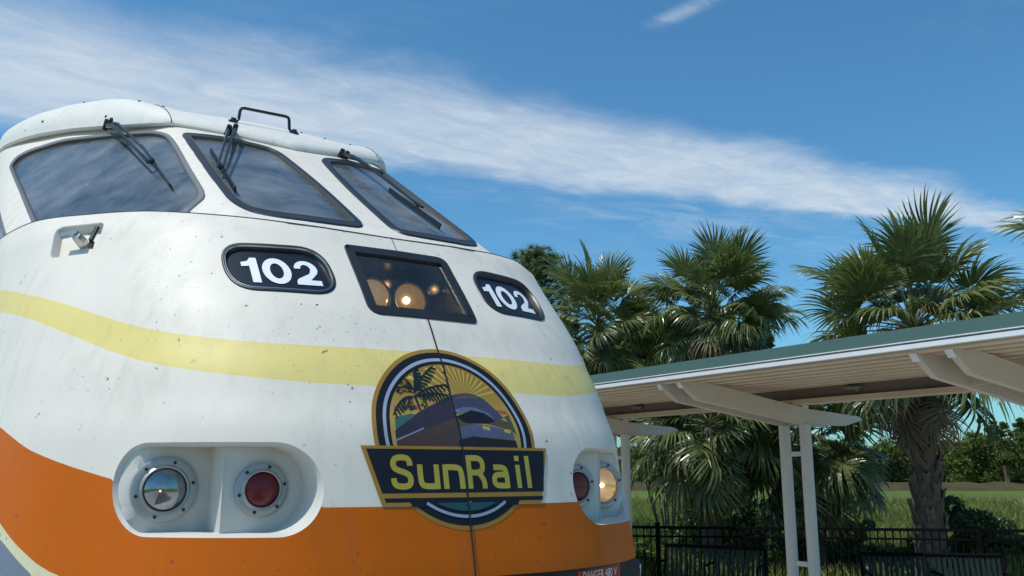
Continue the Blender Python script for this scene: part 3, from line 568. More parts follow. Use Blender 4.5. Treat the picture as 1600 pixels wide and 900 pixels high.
ART = [('pink_cloud', [(-0.250, 0.241), (-0.144, 0.247), (-0.143, 0.229), (-0.255, 0.222)], (.30, .085, .065), 3), ('pink_cloud', [(0.191, 0.241), (0.250, 0.237), (0.255, 0.222), (0.201, 0.226)], (.30, .085, .065), 3),
 ('sea', [(-0.258, 0.195), (-0.191, 0.211), (-0.171, 0.209), (-0.262, 0.150)], (.035, .115, .11), 3), ('shore', [(0.227, 0.21), (0.256, 0.222), (0.268, 0.139), (0.250, 0.157), (0.245, 0.188)], (.055, .085, .05), 3),
 ('coach_side', [(-0.266, 0.146), (-0.145, 0.224), (-0.007, 0.288), (-0.004, 0.219), (0.0, 0.2), (-0.134, 0.158), (-0.266, 0.110)], (.035, .030, .048), 4), ('coach_skirt', [(-0.266, 0.110), (-0.134, 0.158), (0.003, 0.2), (-0.009, 0.082), (-0.264, 0.082)], (.068, .046, .042), 4),
 ('coach_roof', [(-0.007, 0.288), (0.02, .297), (0.054, 0.303), (0.085, .3045), (0.111, 0.302), (0.153, 0.285), (0.189, 0.251), (0.226, 0.207), (0.178, 0.191), (0.138, 0.224), (0.079, 0.234), (0.018, 0.217), (-0.004, 0.219)], (.055, .058, .10), 4),
 ('roof_sheen', [(-0.006, 0.229), (0.049, 0.246), (0.105, 0.245), (0.156, 0.225), (0.182, 0.2), (0.138, 0.224), (0.079, 0.234), (0.018, 0.217)], (.11, .125, .21), 5), ('roof_sheen', [(.01, .275), (.05, .295), (.10, .297), (.14, .281), (.10, .285), (.05, .28)], (.10, .085, .075), 5),
 ('screen', [(-0.002, 0.205), (0.079, 0.233), (0.138, 0.224), (0.178, 0.191), (0.141, 0.182), (0.073, 0.181), (0.036, 0.181)], (.012, .013, .018), 6), ('bonnet', [(0.0, 0.2), (0.036, 0.181), (0.072, 0.18), (0.019, 0.169), (-0.002, 0.161)], (.085, .068, .05), 5),
 ('bonnet', [(0.141, 0.181), (0.206, 0.202), (0.250, 0.188), (0.252, 0.161), (0.194, 0.169)], (.075, .065, .045), 4), ('nose_sheen', [(-0.002, 0.161), (0.072, 0.179), (0.139, 0.175), (0.25, 0.156), (0.253, 0.124), (0.087, 0.128), (0.06, 0.131), (-0.006, 0.117)], (.085, .10, .175), 6),
 ('coach_under', [(-0.006, 0.117), (0.06, 0.13), (0.087, 0.128), (0.257, 0.119), (0.264, 0.083), (-0.009, 0.082)], (.022, .02, .024), 5), ('waist_line', [(-0.266, 0.114), (-0.148, 0.160), (-0.148, 0.154), (-0.266, 0.107)], (.20, .22, .30), 6)]
for nm, lp, c_, lv in ART: film(nm, lp, ink(nm + '_film', c_), lv)
for c_ in ((.120, .166), (.136, .162), (.219, .155), (.232, .153)): film('coach_lamp', ell(c_[0], c_[1], .009, .008, 14), LETY, 7)
PALMI = ink('palm_film', (.010, .024, .026)); film('palm_trunk', [(-.160, .286), (-.150, .289), (-.140, .229), (-.148, .225)], PALMI, 7)
FR = [(-.152, .289), (-.125, .365), (-.043, .413), (-.153, .284), (-.092, .329), (-.002, .336), (-.156, .291), (-.139, .351), (-.138, .397), (-.159, .291), (-.179, .329), (-.223, .313), (-.162, .279), (-.213, .289), (-.262, .200), (-.154, .279), (-.107, .303), (-.111, .244), (-.148, .282), (-.080, .309), (-.006, .290), (-.159, .279), (-.179, .281), (-.194, .237), (-.153, .296), (-.163, .355), (-.199, .353)]
for k in range(0, len(FR), 3):
    a_, b_, c_ = (np.array(p_) for p_ in FR[k:k + 3]); up_, lo_ = [], []; N = 9; sgn = -1 if (c_[0] >= a_[0]) else 1
    for i in range(N + 1):
        f = i / N; p_ = (1-f)**2 * a_ + 2*f*(1-f) * b_ + f*f * c_; d = 2*(1-f) * (b_ - a_) + 2*f * (c_ - b_); d /= np.linalg.norm(d) + 1e-9; nn = np.array([-d[1], d[0]]) * sgn; wd = .040 * math.sin(math.pi * min(1, .12 + f * .85)) ** .8
        up_.append(p_ - nn * .003)
        if 0 < i < N: lo_ += [p_ + nn * .004 + d * .001, p_ + nn * wd + d * .016, p_ + nn * wd * .8 + d * .022, p_ + nn * .004 + d * .012]
    film('palm_leaf', up_ + lo_[::-1], PALMI, 8, eds=.1)
ban = film('banner', [(-.403, .090), (.408, .090), (.340, -.123), (-.340, -.123)], GOLD, 9); film('banner_field', [(-.384, .079), (.391, .079), (.360, -.080), (-.336, -.080)], INK, 10); film('banner_field', [(-.330, -.097), (.354, -.097), (.349, -.112), (-.325, -.112)], INK, 10)
HX = .72
GLY = {'S': (.088, [[(.87, .68), (.87, .82), (.72, .92), (.28, .92), (.13, .80), (.13, .66), (.26, .56), (.74, .46), (.87, .35), (.87, .18), (.72, .08), (.28, .08), (.13, .18), (.13, .32)]]),
 'u': (.090, [[(.13, HX), (.13, .20), (.26, .08), (.87, .08)], [(.87, HX), (.87, 0)]]), 'n': (.090, [[(.13, 0), (.13, HX)], [(.13, HX - .08), (.74, HX - .08), (.87, HX - .2), (.87, 0)]]),
 'R': (.086, [[(.13, 0), (.13, 1)], [(.13, .92), (.70, .92), (.85, .80), (.85, .60), (.70, .48), (.13, .48)], [(.60, .48), (.87, .26), (.87, 0)]]),
 'a': (.082, [[(.15, HX - .08), (.72, HX - .08), (.86, HX - .2), (.86, 0)], [(.86, .08), (.27, .08), (.14, .18), (.14, .32), (.27, .42), (.86, .42)]]), 'i': (.026, [[(.5, 0), (.5, HX)], [(.5, .84), (.5, 1)]]), 'l': (.026, [[(.5, 0), (.5, 1)]])}
for ch, x0 in zip('SunRail', (-.300, -.196, -.093, .008, .118, .232, .281)):
    wd, strokes = GLY[ch]
    for j, st in enumerate(strokes): film('letter_' + ch.lower(), ribbon(chaikin([(x0 + a_ * wd, -.066 + b_ * .124) for a_, b_ in st]), .0215), LETY, 11 + .25 * j, eds=.05)

# under the nose: frame, sign, coupler, plough, trucks
m = MB(); m.box((XC, 8.2, CZ - .62), (2.5, 9.4, .40)); m.build('underframe', DARK, loco, LI)
m = MB(); m.prism([(-1.15, 3.66, 0), (-.55, 3.22, 0), (.55, 3.22, 0), (1.15, 3.66, 0)], (XC, 0, CZ - .98), (0, 0, .58)); m.prism([(-1.2, 3.62, 0), (-.5, 3.0, 0), (.5, 3.0, 0), (1.2, 3.62, 0)], (XC, 0, .16), (0, 0, .72)); m.build('pilot', DARK, loco, LI)
m = MB(); m.box((XC, 3.05, .92), (.26, .75, .26)); m.box((XC + .05, 2.62, .92), (.36, .22, .32)); m.tube([(XC + .45, 3.2, 1.1), (XC + .48, 2.85, .95), (XC + .42, 2.7, .6), (XC + .25, 2.68, .5)], .03, 8); m.build('coupler', DARK, loco, LI)
SIGNR = plain('sign_red', (.36, .012, .012), .5); dv_ = Vector((.6, .44, 0)).normalized()
pA, pB = Vector((XC + .62, 3.165, CZ - .475)), Vector((XC + .95, 3.295, CZ - .475)); m = MB(); dd = (pB - pA); m.prism([pA, pB, pB + Vector((0, 0, .085)), pA + Vector((0, 0, .085))], (0, 0, 0), (.004, -.01, 0)); dsg = m.build('danger_sign', SIGNR, loco, LI)
fc = bpy.data.curves.new('txt', 'FONT'); fc.body = 'DANGER 480 V'; fc.size = .05; fc.align_x = 'CENTER'; fo = bpy.data.objects.new('txt', fc); COL.objects.link(fo); dg = bpy.context.evaluated_depsgraph_get(); tm = bpy.data.meshes.new_from_object(fo.evaluated_get(dg)); bpy.data.objects.remove(fo)
ex = dd.normalized(); ey = Vector((0, 0, 1)); ez = ex.cross(ey); o_ = (pA + pB) / 2 + Vector((0, 0, .024)) + ez * .0145
tm.transform(Matrix(((ex.x * .85, ey.x, ez.x, o_.x), (ex.y * .85, ey.y, ez.y, o_.y), (ex.z * .85, ey.z, ez.z, o_.z), (0, 0, 0, 1)))); tm.materials.clear(); tm.materials.append(LETW); link(bpy.data.objects.new('lettering', tm), dsg, LI)
m = MB(); m.box((XC + 1.30, 3.95, CZ - .50), (.42, .30, .04)); m.box((XC + 1.48, 3.95, CZ - .75), (.05, .30, .5)); m.build('corner_step', plain('step_white', (.6, .62, .62), .5), loco, LI)
for yy in (5.3, 11.0):
    m = MB()
    for s in (-1, 1):
        m.box((XC + s * 1.02, yy, .72), (.14, 3.2, .28))
        for k in (-1, 1): m.lathe([(.0, .07), (.10, .07), (.46, .05), (.46, -.05), (.49, -.06), (.49, -.07), (0, -.07)], (XC + s * .76, yy + k * 1.1, .49), (s, 0, 0), 24)
    m.build('truck', DARK, loco, LI, 40)

# ------------------------------------------------------------------ platform canopy
CREAMP = paint('cream_steel_paint', (.62, .60, .56), .5, .35, shell=False); BEAMP = paint('tan_beam_paint', (.58, .51, .41), .5, .35, shell=False); DECKM = plain('cream_deck_paint', (.60, .485, .345), .6, var=.07, scale=1.5); GREENM = plain('green_sheet_metal', (.085, .155, .135), .45, .0, var=.06, scale=.6)
TRIMW = plain('white_gutter', (.78, .79, .80), .4, var=.04); BROWN = plain('gap_shade_brown', (.16, .13, .10), .6); GREYG = plain('shadow_gap_grey', (.16, .18, .19), .6)
can = thing('platform_canopy', 'long green-edged platform canopy on paired cream posts with sloping beams', 'canopy', (9.4, 8.2, .17)); KI = Matrix.Translation((9.4, 8.2, .17)).inverted()
Y0, Y1 = .6, 17.0; YM = (Y0 + Y1) / 2; YL = Y1 - Y0
def cbox(name, x0, x1, z0, z1, mat, y0=Y0, y1=Y1, par=None):
    m = MB(); m.box(((x0 + x1) / 2, (y0 + y1) / 2, CZ + (z0 + z1) / 2), (x1 - x0, y1 - y0, z1 - z0)); return m.build(name, mat, par or can, KI)
cbox('roof_sheet', 7.14, 9.75, 1.115, 1.225, GREENM); cbox('fascia', 7.095, 7.137, 1.128, 1.243, GREENM, Y0 - .01, Y1 + .01); cbox('trim_line', 7.088, 7.137, 1.118, 1.126, TRIMW); cbox('shadow_gap', 7.12, 7.139, 1.097, 1.117, GREYG)
cbox('gutter', 7.075, 7.135, 1.056, 1.096, TRIMW, Y0 - .012, Y1 + .012)
xx = 7.16; k = 0
while xx < 9.15:
    w_ = .20 if k % 2 == 0 else .075; zt = 1.040 if k % 2 == 0 else 1.088
    if k % 2 == 0:
        m = MB(); m.prism([(xx, Y0 + .01, CZ + 1.11), (xx + w_, Y0 + .01, CZ + 1.11), (xx + w_ - .02, Y0 + .01, CZ + zt), (xx + .02, Y0 + .01, CZ + zt)], (0, 0, 0), (0, YL - .02, 0)); m.build('deck_rib', DECKM, can, KI)
    xx += w_; k += 1
cbox('deck_sheet', 7.14, 9.75, 1.104, 1.113, plain('tan_deck_groove_shade', (.30, .235, .165), .7, var=.1), Y0 + .02, Y1 - .02)  # sheet coloured darker than the ribs to carry the shade in the grooves
cbox('gap_shade', 9.20, 9.27, .905, 1.060, BROWN); cbox('edge_beam', 9.16, 9.42, .845, .903, DECKM); cbox('back_fascia', 9.752, 9.79, .95, 1.23, GREENM)  # first box is coloured dark brown for the shadowed gap under the deck
beam = [(7.27, 1.045), (7.34, .96), (7.52, .835), (9.29, .60), (10.17, .60), (10.55, .69), (10.46, .735), (9.45, .80), (7.62, 1.056), (7.28, 1.056)]
for i in range(5):
    yb = (1.2, 4.80, 8.2, 11.86, 15.4)[i]
    for yp in (yb, yb - .34):
        m = MB(); m.prism([(a_, yp - .035, CZ + b_) for a_, b_ in beam], (0, 0, 0), (0, .07, 0)); bb = m.build('beam', BEAMP, can, KI)
        m = MB(); m.box((7.262, yp, CZ + 1.003), (.012, .072, .088), Matrix.Rotation(math.radians(-38), 3, 'Y')); m.build('beam_cap', TRIMW, bb, KI)
        if i > 0:
            m = MB(); m.tube([(9.41, yp, .172), (9.41, yp, CZ + .598)], .074, 20); m.lathe([(.14, 0), (.14, .02), (.075, .022)], (9.41, yp, .172), (0, 0, 1), 16); m.build('post', CREAMP, can, KI, 40)
            m = MB(); m.box((9.41, yp, CZ + .824), (.12, .06, .042)); m.build('post_stub', CREAMP, can, KI)
    for z_ in (.225, -1.15) if i > 0 else ():
        m = MB(); m.box((9.41, yb - .17, CZ + z_), (.05, .20, .06)); m.build('post_rung', CREAMP, can, KI)
    for sx_, sz_, sh_ in ((8.05, .86, .14), (10.0, .68, .10)):
        m = MB(); m.box((sx_, yb - .17, CZ + sz_), (.04, .27, sh_)); m.build('beam_spacer', BEAMP, can, KI)
FIX = plain('fixture_grey', (.32, .30, .27), .4, .5)
for yy in (10.9, 6.9, 12.4):
    m = MB(); m.box((9.17, yy, CZ + .985), (.055, .22, .03)); m.bar((9.16, yy - .08, CZ + .95), (9.16, yy + .07, CZ + 1.01), .02, .02); m.build('light_fixture', FIX, can, KI, 40)
m = MB(); m.tube([(7.9, 10.9, CZ + 1.05), (7.9, 10.95, CZ + .96), (7.95, 11.1, CZ + .90), (8.1, 11.35, CZ + .86)], .022, 8); m.box((8.3, 11.2, CZ + .95), (.16, .2, .16)); m.build('conduit', CREAMP, can, KI, 40)

# ------------------------------------------------------------------ fence
IRON = plain('black_iron', (.004, .004, .0045), .9, .0, .1)
fen = thing('iron_fence', 'black iron picket fence behind the benches', 'fence', (*FA.xy, .17)); FI = Matrix.Translation((*FA.xy, .17)).inverted()
FLEN = (F1 - F0).length; ang = math.atan2(FD.y, FD.x)
def rail(name, z_, h_):
    m = MB(); a_ = F0 + Vector((0, 0, z_)); b_ = F1 + Vector((0, 0, z_)); m.bar(a_, b_, .036, h_); m.build(name, IRON, fen, FI)
rail('top_rail', .17 + 1.045, .045); rail('rail', .17 + .905, .03); rail('rail', .17 + .16, .035)
pk = MB(); pk.box((0, 0, .17 + .56), (.018, .018, .93), Matrix.Rotation(ang, 3, 'Z')); pkm = mesh('picket', pk.v, pk.f, IRON)
ps = MB(); ps.box((0, 0, .17 + .55), (.075, .075, 1.1), Matrix.Rotation(ang, 3, 'Z')); ps.box((0, 0, .17 + 1.11), (.09, .09, .02), Matrix.Rotation(ang, 3, 'Z')); psm = mesh('post', ps.v, ps.f, IRON)
d_ = .05; k = 0
while d_ < FLEN:
    p_ = F0 + FD * d_; isp = abs((d_ - 1.0) % 2.42) < .055
    o = bpy.data.objects.new('post' if isp else 'picket', psm if isp else pkm); link(o, fen, FI); o.location = p_; d_ += .113

# ------------------------------------------------------------------ benches
BENCHM = plain('bench_green_black', (.016, .034, .035), .7, .0, .2)
def bench(p0, p1, label):
    c = (Vector(p0) + Vector(p1)) / 2; d = Vector(p1) - Vector(p0); L = d.length; t = thing('park_bench', label, 'bench', (c.x, c.y, .17), 'benches by the fence'); t.rotation_euler = (0, 0, math.atan2(d.y, d.x))
    # local: x along the bench, -y towards the camera
    for nm, fn in (('slat', lambda x_: ((x_, .02, .62), (.036, .014, .46))), ('seat_slat', lambda x_: ((x_, -.24, .435), (.036, .46, .014)))):
        mb = MB(); cc, dm = fn(0); mb.box((0, 0, 0), dm, Matrix.Rotation(math.radians(-9 if nm == 'slat' else 0), 3, 'X')); me = mesh(nm, mb.v, mb.f, BENCHM); nn = int((L - .06) / .066)
        for i in range(nn + 1):
            x_ = -L / 2 + .03 + (L - .06) * i / nn; o = bpy.data.objects.new(nm, me); link(o, t); o.location = fn(x_)[0]
    m = MB(); m.tube([(-L / 2, .06, .87), (L / 2, .06, .87)], .026, 8); m.build('top_bar', IRON, t, None, 40)
    m = MB(); m.tube([(-L / 2, -.02, .40), (L / 2, -.02, .40)], .02, 8); m.tube([(-L / 2, -.47, .43), (L / 2, -.47, .43)], .022, 8); m.build('seat_frame', IRON, t, None, 40)
    for x_ in (-L / 2, 0, L / 2):
        m = MB(); m.tube([(x_, .02, .66), (x_, -.2, .665), (x_, -.44, .65), (x_, -.47, .60), (x_, -.46, .43)], .017, 8); m.build('armrest', IRON, t, None, 40)
    for x_ in (-L / 2, L / 2):
        m = MB(); m.tube([(x_, .065, .87), (x_, 0, .42), (x_, .06, .001)], .022, 8); m.tube([(x_, -.46, .44), (x_, -.44, .001)], .022, 8); m.build('leg', IRON, t, None, 40)
bench((9.10, 10.30), (9.82, 9.05), 'dark slatted bench under the canopy, left of the paired posts'); bench((10.33, 7.84), (11.64, 6.72), 'dark slatted bench in front of the shaggy palm trunk')

# ------------------------------------------------------------------ plants
def leafmat(name, c1, c2, trans=.35, rough=.42, spec=.5, nscale=3.0):
    t = NT(name); oi = t.node('ShaderNodeObjectInfo'); n = t.noise(t.coord((1, 1, 1)), nscale, 4); f = t.math('ADD', t.math('MULTIPLY', t.mapr(n, .3, .7), .6), t.math('MULTIPLY', oi.outputs['Random'], .5), True)
    col = t.mix(f, c1, c2); t.set(Base_Color=col, Roughness=rough); t.b.inputs['Specular IOR Level'].default_value = spec
    tr = t.node('ShaderNodeBsdfTranslucent'); t.l.new(t.mix(.5, col, (.16, .24, .03)), tr.inputs[0]); mx = t.node('ShaderNodeMixShader'); mx.inputs[0].default_value = trans
    t.l.new(t.b.outputs[0], mx.inputs[1]); t.l.new(tr.outputs[0], mx.inputs[2]); t.l.new(mx.outputs[0], t.out.inputs[0]); return t.m
FROND = leafmat('palm_frond', (.055, .092, .028), (.230, .245, .090), .30, .30, .7); DRY = leafmat('dry_frond', (.105, .078, .050), (.23, .17, .105), .2, .7, .2)
BARK = plain('palm_bark', (.095, .073, .052), .9, var=.45, scale=9); BOOT = plain('leaf_base_bark', (.125, .100, .072), .9, var=.4, scale=14); PBARK = plain('pine_bark', (.12, .08, .055), .9, var=.4)
def frond_mesh(seed, droop, pet, blade, dry=False, nl=46, spread=150, fold=.25):
    r = random.Random(seed); V, Fc, I = [], [], []
    m = MB(); m.tube([(0, 0, 0), (pet * .35, 0, .05 * pet), (pet * .7, 0, .05 * pet), (pet, 0, -.02 * pet)], [.022, .016, .012, .008], 5, False); V += m.v; Fc += m.f
    for i in range(nl):
        f = -1 + 2 * (i + .5) / nl; an = math.radians(spread * f + r.uniform(-3, 3)); ln = blade * (1.0 - .33 * abs(f) ** 1.6) * r.uniform(.86, 1.08)
        cost = max(0, 1 - abs(f) * 1.2) * .30 * blade; o = Vector((pet + cost * .5, 0, -.02 * pet - cost * cost * droop * .6)); d = Vector((math.cos(an), math.sin(an), 0)); side = Vector((-d.y, d.x, 0))
        wd = blade * .025 * r.uniform(.7, 1.25) * (.75 if dry else 1); b0 = len(V); dr = droop * r.uniform(.7, 1.4) * (.55 + .45 * abs(f)); kink = r.uniform(.35, .75); tw = r.uniform(-1.1, 1.1)
        p_ = Vector(o); dirv = (d + Vector((0, 0, fold * (abs(math.sin(an)) * .9 + .15)))).normalized(); prev = 0.0; st = ((.04, .3, 0), (.28, .9, .15), (.48, 1.0, .35), (.66, .8, .9), (.84, .5, 1.1), (1.0, .05, 1.0))
        for s_, ww, gv in st:
            if s_ > kink: gv *= 1.5
            dirv = (dirv + Vector((0, 0, -dr * gv * .62))).normalized(); p_ = p_ + dirv * ln * (s_ - prev); prev = s_
            sd = (side * math.cos(tw * s_) + Vector((0, 0, 1)) * (math.sin(tw * s_) + .2 * (1 if i % 2 else -1))) * wd * ww
            V += [tuple(p_ - sd), tuple(p_ + sd)]
        for j in range(len(st) - 1): a_ = b0 + j * 2; Fc.append((a_, a_ + 1, a_ + 3, a_ + 2))
    return mesh('frond', V, Fc, DRY if dry else FROND)
def fset(seed, pet, blade): return [[frond_mesh(seed + k * 7 + j, dr, pet, blade, dry, nl, spr, fo) for j in range(3)] for k, (dr, dry, nl, spr, fo) in enumerate(((.22, False, 46, 95, .30), (.50, False, 52, 115, .28), (.85, False, 54, 135, .22), (1.3, True, 40, 130, .1)))]
BIG = fset(11, 1.12, .84); LOW = fset(71, .85, 1.05)
boot = MB(); boot.prism([(-.075, 0, 0), (.075, 0, 0), (.045, .06, .16), (.055, .085, .30), (.0, .08, .24), (-.055, .085, .30), (-.045, .06, .16)], (0, 0, 0), (0, -.03, .0)); bootm = mesh('leaf_base', boot.v, boot.f, BOOT)
def palm(base, hub, label, nf, F_, seed, emax=84, emin=-52, boots=0, ndry=8, rad=.19, lean=(0, 0), skirt=.0, size=1.0, dry=(.6, .9)):
    r = random.Random(seed); b = Vector((base.x, base.y, GZ - .05)); h = Vector((hub.x, hub.y, hub.z)); t = thing('palm_tree', label, 'palm tree', b, 'palms behind the fence'); I = Matrix.Translation(b).inverted()
    H = h.z - b.z; N = 16; pts = [b.lerp(h, i / N) + Vector((r.uniform(-.012, .012), r.uniform(-.012, .012), 0)) for i in range(N + 1)]; m = MB()
    m.tube(pts, [rad * (1.25 if i == 0 else 1.0 + .12 * math.sin(i * 1.3) * .4) * (.78 if i == N else 1) for i in range(N + 1)], 14); tk = m.build('trunk', BARK, t, I, 60)
    for i in range(boots):
        f = (i + .5) / boots; z_ = b.z + .3 + (H - .35) * f; a_ = i * 2.39996 * 1.0 + r.uniform(-.1, .1); o = bpy.data.objects.new('leaf_base', bootm); link(o, tk, I)
        q_ = Matrix.Rotation(a_ - math.pi / 2, 4, 'Z'); s_ = r.uniform(.8, 1.25) * rad / .19
        c_ = b.lerp(h, (z_ - b.z) / H); o.matrix_basis = Matrix.Translation((c_.x + math.cos(a_) * rad * .93, c_.y + math.sin(a_) * rad * .93, z_)) @ q_ @ Matrix.Rotation(r.uniform(-.15, .15), 4, 'Y') @ Matrix.Diagonal((s_, s_ * r.uniform(.7, 1.3), s_ * r.uniform(.8, 1.2), 1))
    def place(me, el, a_, sc_, tilt, dz=0):
        d = Vector((math.cos(el) * math.cos(a_), math.cos(el) * math.sin(a_), math.sin(el))); up_ = Vector((-math.sin(el) * math.cos(a_), -math.sin(el) * math.sin(a_), math.cos(el))); sd = up_.cross(d)
        R_ = Matrix((d, sd, up_)).transposed().to_4x4() @ Matrix.Rotation(tilt * 1.6, 4, 'X'); o = bpy.data.objects.new('frond', me); link(o, t, I); o.matrix_basis = Matrix.Translation(h + Vector((0, 0, dz))) @ R_ @ Matrix.Scale(sc_ * size, 4)
    for i in range(nf):
        f = (i + .5) / nf; el = math.radians(emax - (emax - emin) * f ** .72 + r.uniform(-12, 12)); a_ = i * 2.39996 + r.uniform(-.5, .5); k = 0 if f < .18 else (1 if f < .46 else 2); k = 3 if (k == 2 and r.random() < .06) else k; place(F_[k][r.randrange(3)], el, a_, r.uniform(.62, 1.08), r.uniform(-.5, .5), .12 - .3 * f)
    for i in range(ndry): place(F_[3][r.randrange(3)], math.radians(r.uniform(-82, -50)), i * 2.39996 + r.uniform(-.3, .3), r.uniform(*dry), r.uniform(-.4, .4), -.25 - .2 * r.random() - skirt * r.random())
    return t
def P2(x, y, d): return px(x, y, d)
palm(P2(1443, 735, 15.4), P2(1428, 515, 15.4), 'tall palm with a thick leaf-scarred trunk, right of the posts', 88, BIG, 5, emin=-42, boots=80, ndry=18, rad=.205, skirt=.35, size=1.12, dry=(.6, .85))
palm(P2(1112, 735, 20), P2(1112, 490, 20), 'tall palm above the canopy, middle of the three tall crowns', 84, BIG, 8, emin=-48, boots=0, ndry=9, skirt=.5)
palm(P2(940, 735, 21.5), P2(935, 512, 21.5), 'tall palm rising just behind the nose of the locomotive', 80, BIG, 13, emin=-50, ndry=14, skirt=.9)
palm(P2(1762, 735, 14), P2(1762, 395, 14), 'palm at the right edge, only its frond tips in view', 40, BIG, 21, ndry=10, emin=-45)
palm(P2(1108, 735, 17.6), P2(1108, 668, 17.6), 'low weeping palm seen under the canopy, left of the posts', 74, LOW, 34, emax=50, emin=-68, ndry=5)
palm(P2(1268, 735, 17.8), P2(1262, 698, 17.8), 'low weeping palm half hidden behind the paired posts', 60, LOW, 55, emax=70, emin=-62, ndry=10)

def leaves(cs, r0, n, size, rr, flat=.6):
    """n small pointed leaves spread through clumps cs=[(centre, radius)]"""
    ce = np.array([c for c, _ in cs]); ra = np.array([q_ for _, q_ in cs]); pr = ra ** 2 / np.sum(ra ** 2); k = rr.choice(len(cs), n, p=pr)
    d = rr.normal(size=(n, 3)); d /= np.linalg.norm(d, axis=1)[:, None]; P = ce[k] + d * (ra[k] * rr.uniform(.35, 1.0, n) ** .5)[:, None] * np.array([1, 1, flat])
    a_ = rr.normal(size=(n, 3)) + d * .6; a_ /= np.linalg.norm(a_, axis=1)[:, None]; b_ = np.cross(a_, rr.normal(size=(n, 3))); b_ /= np.linalg.norm(b_, axis=1)[:, None]; s_ = (size * rr.uniform(.6, 1.5, n))[:, None]
    V = np.stack([P - a_ * s_, P + b_ * s_ * .42, P + a_ * s_, P - b_ * s_ * .42], 1).reshape(-1, 3); return V, np.arange(4 * n).reshape(-1, 4)
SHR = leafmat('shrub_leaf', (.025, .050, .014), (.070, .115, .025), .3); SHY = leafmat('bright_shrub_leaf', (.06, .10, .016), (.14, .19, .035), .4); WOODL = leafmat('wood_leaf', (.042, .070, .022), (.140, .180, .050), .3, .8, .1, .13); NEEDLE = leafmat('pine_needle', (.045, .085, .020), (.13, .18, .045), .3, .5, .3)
def shrub(c, rx, h, label, seed, n=5000, mat=None, name='shrub', size=.045, group='shrubs behind the fence', zb=None, cat='shrub'):
    rr = np.random.default_rng(seed); zb = GZ if zb is None else zb; t = thing(name, label, cat, (c.x, c.y, GZ), group); I = Matrix.Translation((c.x, c.y, GZ)).inverted(); cs = []
    for i in range(40):
        a_ = rr.uniform(0, 6.28); q_ = rr.uniform(0, 1) ** .5 * rx; hh = h * (1 - .35 * (q_ / rx) ** 2) * rr.uniform(.6, 1.0); z_ = zb + rr.uniform(.12, 1) * hh; cs.append(((c.x + math.cos(a_) * q_, c.y + math.sin(a_) * q_, z_ - .12 * h), rr.uniform(.13, .32) * min(rx, h)))
    V, Fc = leaves(cs, 1, n, size, rr, .8); link(bpy.data.objects.new('foliage', mesh('foliage', V, Fc, mat or SHR)), t, I)
    m = MB()
    for (q_, r_) in cs[:9]: m.tube([(c.x + (q_[0] - c.x) * .1, c.y + (q_[1] - c.y) * .1, GZ), (c.x + (q_[0] - c.x) * .5, c.y + (q_[1] - c.y) * .5, (GZ + q_[2]) * .5 + .1), q_], [.03, .02, .008], 5)
    m.build('stems', PBARK, t, I)
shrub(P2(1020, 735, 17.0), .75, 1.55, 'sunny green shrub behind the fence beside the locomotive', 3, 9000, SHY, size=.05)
shrub(P2(1150, 735, 20.0), 1.7, 2.6, 'dark dense shrub behind the left weeping palm', 4, 16000, size=.06)
shrub(P2(1310, 735, 19.2), 1.1, 1.9, 'dark shrub at the foot of the half-hidden weeping palm', 5, 12000, size=.055)
shrub(P2(1512, 735, 17.0), 1.35, 2.3, 'wide dark bush right of the scarred palm trunk', 6, 24000, size=.055)
shrub(P2(1620, 735, 18.0), 1.3, 2.1, 'lower bush at the right edge beyond the fence', 7, 18000, size=.055)
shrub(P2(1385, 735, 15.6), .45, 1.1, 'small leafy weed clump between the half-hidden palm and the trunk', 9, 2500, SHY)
TREEL = leafmat('tree_leaf', (.028, .052, .014), (.090, .130, .030), .35)
shrub(P2(1135, 735, 23.5), 1.6, 5.2, 'leafy tree filling the gap behind the middle tall palm', 10, 34000, TREEL, 'leafy_tree', .08, 'trees behind the palms', 3.4, 'tree')
shrub(P2(950, 735, 25), 2.0, 4.9, 'dark leafy tree behind the palm at the locomotive nose', 12, 32000, TREEL, 'leafy_tree', .08, 'trees behind the palms', 3.3, 'tree')
shrub(P2(1045, 735, 24.5), 1.6, 4.9, 'leafy tree between the two tall palms left of the posts', 14, 26000, TREEL, 'leafy_tree', .08, 'trees behind the palms', 3.3, 'tree')

